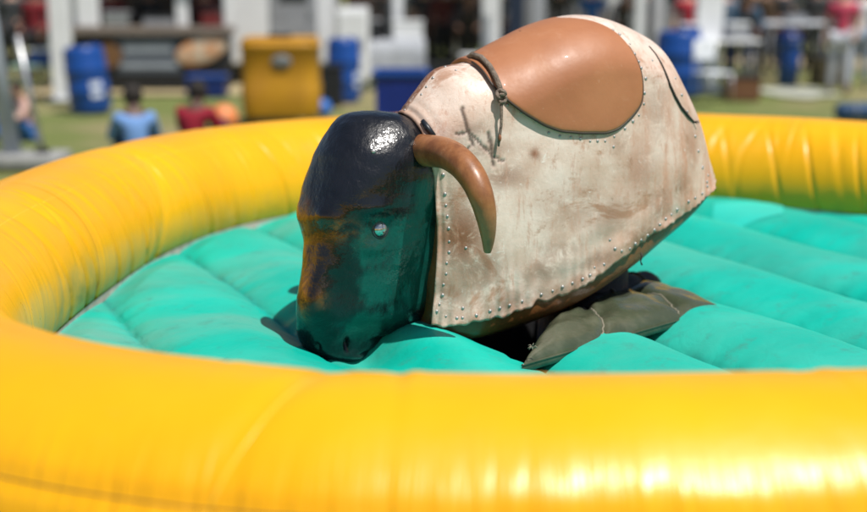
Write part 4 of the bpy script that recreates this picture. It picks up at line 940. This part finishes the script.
for px, Y, c, pc_, lab, po, sk in ((442, 24, (.10, .02, .02), (.02, .02, .025), 'person in a dark maroon top under the white tent', 'stand', 1), (470, 23.4, (.03, .03, .035), (.02, .02, .02), 'person dressed in black leaning over under the white tent', 'lean', 1),
                                (592, 23.5, (.03, .14, .45), (.03, .03, .04), 'person in a bright blue shirt behind the brown saddle of the bull', 'stand', 0), (622, 24.2, (.05, .05, .055), (.02, .02, .02), 'person in dark grey behind the bull rump', 'lean', 1), (560, 25, (.10, .09, .09), (.04, .04, .05), 'person in brownish grey deep inside the white tent', 'stand', 0),
                                (688, 22.5, (.45, .03, .05), (.02, .02, .03), 'person in a red shirt left of the broad white post', 'stand', 0), (742, 21.6, (.03, .07, .12), (.02, .03, .07), 'person in dark teal leaning on the right end of the white table', 'lean', 1), (765, 24.6, (.07, .04, .02), (.03, .03, .05), 'person in a brown top behind the pale grey high table', 'stand', 1),
                                (724, 22.2, (.10, .14, .19), (.02, .03, .08), 'person in slate blue between the broad white post and the white table end', 'stand', 0), (815, 25.2, (.06, .06, .065), (.03, .03, .035), 'person in charcoal behind the pale grey high table, right end', 'stand', 1),
                                (843, 20.8, (.55, .06, .12), (.52, .54, .60), 'person in a pink shirt and white trousers standing on the right', 'stand', 0), (862, 21.8, (.62, .63, .65), (.28, .34, .42), 'person in a white shirt and grey blue trousers at the right edge', 'stand', 0)):
    person((hx(px, Y), Y, 0), PI + random.uniform(-.6, .6), lab, cloth('shirt_%d' % px, c), cloth('pants_%d' % px, pc_), skin=sk, pose=po, sleeves='short' if px in (843, 592, 688) else True, cap=cloth('blue_cap', (.02, .12, .4)) if px == 592 else None)
for px, Y, c, pc_, lab, po, sk in ((424, 24.8, (.05, .05, .06), (.02, .02, .02), 'person in dark grey at the left post of the white tent', 'stand', 0), (456, 25.2, (.02, .02, .025), (.03, .03, .03), 'person in black at the back of the white tent', 'stand', 1),
                                (500, 24.6, (.16, .15, .16), (.03, .03, .05), 'person in grey between two posts of the white tent', 'stand', 0), (646, 24.8, (.04, .04, .05), (.02, .02, .03), 'person in charcoal between the bull rump and the blue barrel', 'stand', 1),
                                (700, 25, (.03, .035, .05), (.02, .02, .03), 'person in navy behind the broad white post', 'stand', 1), (752, 25.6, (.10, .09, .08), (.04, .04, .05), 'person in khaki grey far behind the white table end', 'stand', 0),
                                (783, 26.4, (.05, .05, .06), (.05, .05, .06), 'person in grey black by the dark trailer window', 'stand', 0), (830, 26, (.03, .03, .03), (.10, .10, .11), 'person in black and grey beside the person in pink', 'stand', 1), (386, 24.6, (.14, .12, .12), (.05, .05, .06), 'person in faded brown under the small grey tent', 'stand', 0)):
    person((hx(px, Y), Y, 0), PI + random.uniform(-.9, .9), lab, cloth('shirt_%d' % px, c), cloth('pants_%d' % px, pc_), skin=sk, pose=po, sleeves=random.choice([True, 'short']))
def lidded_box(px, Y, z, w_, d_, h_, m, ml, label, cat='box'):
    t = thing('storage_box', label, cat, (hx(px, Y), Y, z)); mb = MB(); mb.box((0, 0, h_ / 2), (w_, d_, h_), bev=.012); mb.build('box_body', m, t); mb = MB(); mb.box((0, 0, h_ + .018), (w_ + .03, d_ + .03, .04), bev=.012); mb.build('lid', ml, t)
    for sx in (-1, 1): mb = MB(); mb.box((sx * (w_ / 2 + .015), 0, h_ * .7), (.03, .12, .03), bev=.006); mb.build('handle', DARK, t)
zt1 = hz(40, 22) + .002; zt2 = hz(39, 20.6) + .002
lidded_box(408, 22, zt1 + .006, .5, .4, .28, WHITE, WHITE, 'white cool box on the cloth covered white table'); lidded_box(368, 22, zt1 + .006, .42, .36, .30, DARK, GREY, 'black box with grey lid on the cloth covered white table')
lidded_box(738, 20.6, zt2, .3, .3, .22, GREY, WHITE, 'small grey box with white lid on the right white table'); lidded_box(690, 20.6, zt2, .26, .3, .2, BLUE, WHITE, 'small blue box with white lid on the left half of the right white table')
lidded_box(445, 21.2, 0, .6, .45, .42, DARK, DARK, 'black box on the grass before the white tent'); lidded_box(478, 21.4, 0, .55, .45, .55, GREY, WHITE, 'grey box with white lid on the grass before the white tent')
lidded_box(745, 19.8, 0, .5, .4, .34, mat('rust_brown_box', (.16, .07, .03), .6), DARK, 'rust brown box on the grass under the white table end'); lidded_box(833, 22.6, 0, .6, .45, .45, mat('olive_box', (.10, .08, .04), .6), DARK, 'olive box on the dry grass near the person in pink')
lidded_box(205, 20.3, 0, .6, .4, .3, NAVY, BLUE, 'navy box with blue lid on the grass before the food stall'); lidded_box(330, 18.9, 0, .32, .3, .55, DARK, DARK, 'tall black box between the ochre bin and the blue barrel')
lidded_box(118, 21.5, 1.045, .4, .3, .2, STEEL, GREY, 'steel box with grey lid on the left half of the food stall counter'); lidded_box(160, 21.5, 1.045, .5, .3, .14, GREY, DARK, 'low grey box on the middle of the food stall counter'); lidded_box(212, 21.5, 1.045, .3, .3, .24, mat('maroon_box', (.16, .02, .02), .5), DARK, 'maroon box on the right end of the food stall counter')
lidded_box(40, 20, hz(64, 20) + .002, .3, .3, .2, BLUE, WHITE, 'blue box with white lid on the pale green table'); lidded_box(795, 23.5, hz(22, 23.5) + .002, .34, .3, .16, GREY, DARK, 'grey box on the pale grey high table')
# person seated near the right table and grey stool
Y = 19.2; t = thing('folding_chair', 'grey folding chair on the grass beside the white table on the right', 'chair', (hx(716, Y), Y, 0), .5)
mb = MB(); mb.box((0, 0, .45), (.42, .42, .03), bev=.01); mb.build('seat', CANV, t); mb = MB(); mb.box((0, .22, .78), (.42, .03, .3), bev=.01); mb.build('backrest', CANV, t)
for sx in (-.19, .19):
    for y0_, y1_, zt_ in ((-.18, -.22, .44), (.2, .24, .92)): mb = MB(); mb.tube([(sx, y0_, zt_), (sx, y1_, 0)], .012, 8); mb.build('leg', STEEL, t, True)
Y = 22.2; t = thing('litter_bin', 'tall narrow dark blue bin on the grass near the dry patch', 'bin', (hx(791, Y), Y, 0)); mb = MB(); mb.lathe((0, 0, 0), [(.17, 0), (.19, .5), (.2, .75), (.21, .76), (.21, .8)], 24); mb.build('bin_body', BLUE, t, True); mb = MB(); mb.lathe((0, 0, .8), [(.205, 0), (.19, .06), (.1, .14), (.01, .16)], 24); mb.build('lid', NAVY, t, True)
p = onz(862, 121, 0); t = thing('ground_sheet_roll', 'dark teal rolled groundsheet lying on the grass at the right edge', 'groundsheet', (p.x, p.y, .12)); mb = MB(); mb.tube([(-.35, 0, 0), (-.3, .0, 0), (.5, .1, 0), (.55, .1, 0)], [.08, .12, .12, .08], 16); mb.build('roll', mat('teal_navy_sheet', (.01, .05, .13), .6, bump=.5), t, True)
mb = MB()
for q in (-.1, .3): mb.tube([(q, .03 + .123 * math.cos(a), .123 * math.sin(a)) for a in np.linspace(0, 2 * PI, 17)], .01, 6, False)
mb.build('tie', GREY, t, True)

# trees beyond the trailers
def tree(x, y, h, cr, label, seed):
    r_ = random.Random(seed); t = thing('broadleaf_tree', label, 'tree', (x, y, 0), group='trees beyond the trailers')
    mb = MB(); mb.tube([(0, 0, 0), (.1, 0, h * .25), (0, .1, h * .5), (.1, .1, h * .75)], [.28, .22, .14, .05], 10)
    tips = []
    for k in range(9):
        a = r_.uniform(0, 2 * PI); z = h * r_.uniform(.3, .6); e = Vector((math.cos(a) * cr * .7, math.sin(a) * cr * .7, z + h * .22)); mb.tube([(0, 0, z), (e.x * .5, e.y * .5, z + h * .1), e], [.09, .06, .02], 6); tips.append(e)
    mb.build('trunk', BARK, t, True)
    nl = 5200; g_ = np.random.default_rng(seed); cl_ = np.array([list(e) for e in tips] + [[0, 0, h * .8], [.4, 0, h * .7], [-.5, .3, h * .9]]); ci = g_.integers(0, len(cl_), nl)
    c = cl_[ci] + g_.normal(size=(nl, 3)) * np.array([cr * .3, cr * .3, h * .09]); sz = g_.uniform(.07, .16, nl)
    a = g_.normal(size=(nl, 3)); a /= np.linalg.norm(a, axis=1)[:, None]; b = np.cross(a, g_.normal(size=(nl, 3))); b /= np.linalg.norm(b, axis=1)[:, None]
    V = np.stack([c - a * sz[:, None], c + b * sz[:, None] * .6, c + a * sz[:, None], c - b * sz[:, None] * .6], 1).reshape(-1, 3)
    me = bpy.data.meshes.new('crown'); me.from_pydata(V.tolist(), [], np.arange(nl * 4).reshape(-1, 4).tolist()); mesh_obj('crown', me, LEAF, t, False)
BARK = mat('bark', (.12, .09, .07), .9, bump=.8); LEAF = mat('leaf_green', (.05, .09, .025), .6, vary=.5, vscale=1.5)
tree(-12, 36, 8, 3.2, 'broadleaf tree beyond the grey trailer at far left', 1); tree(-3.5, 38, 9, 3.5, 'broadleaf tree beyond the white trailer', 2); tree(4, 37, 8, 3.2, 'broadleaf tree beyond the grey trailer behind the rump', 3); tree(13, 38, 9, 3.6, 'broadleaf tree beyond the rightmost trailer', 4)
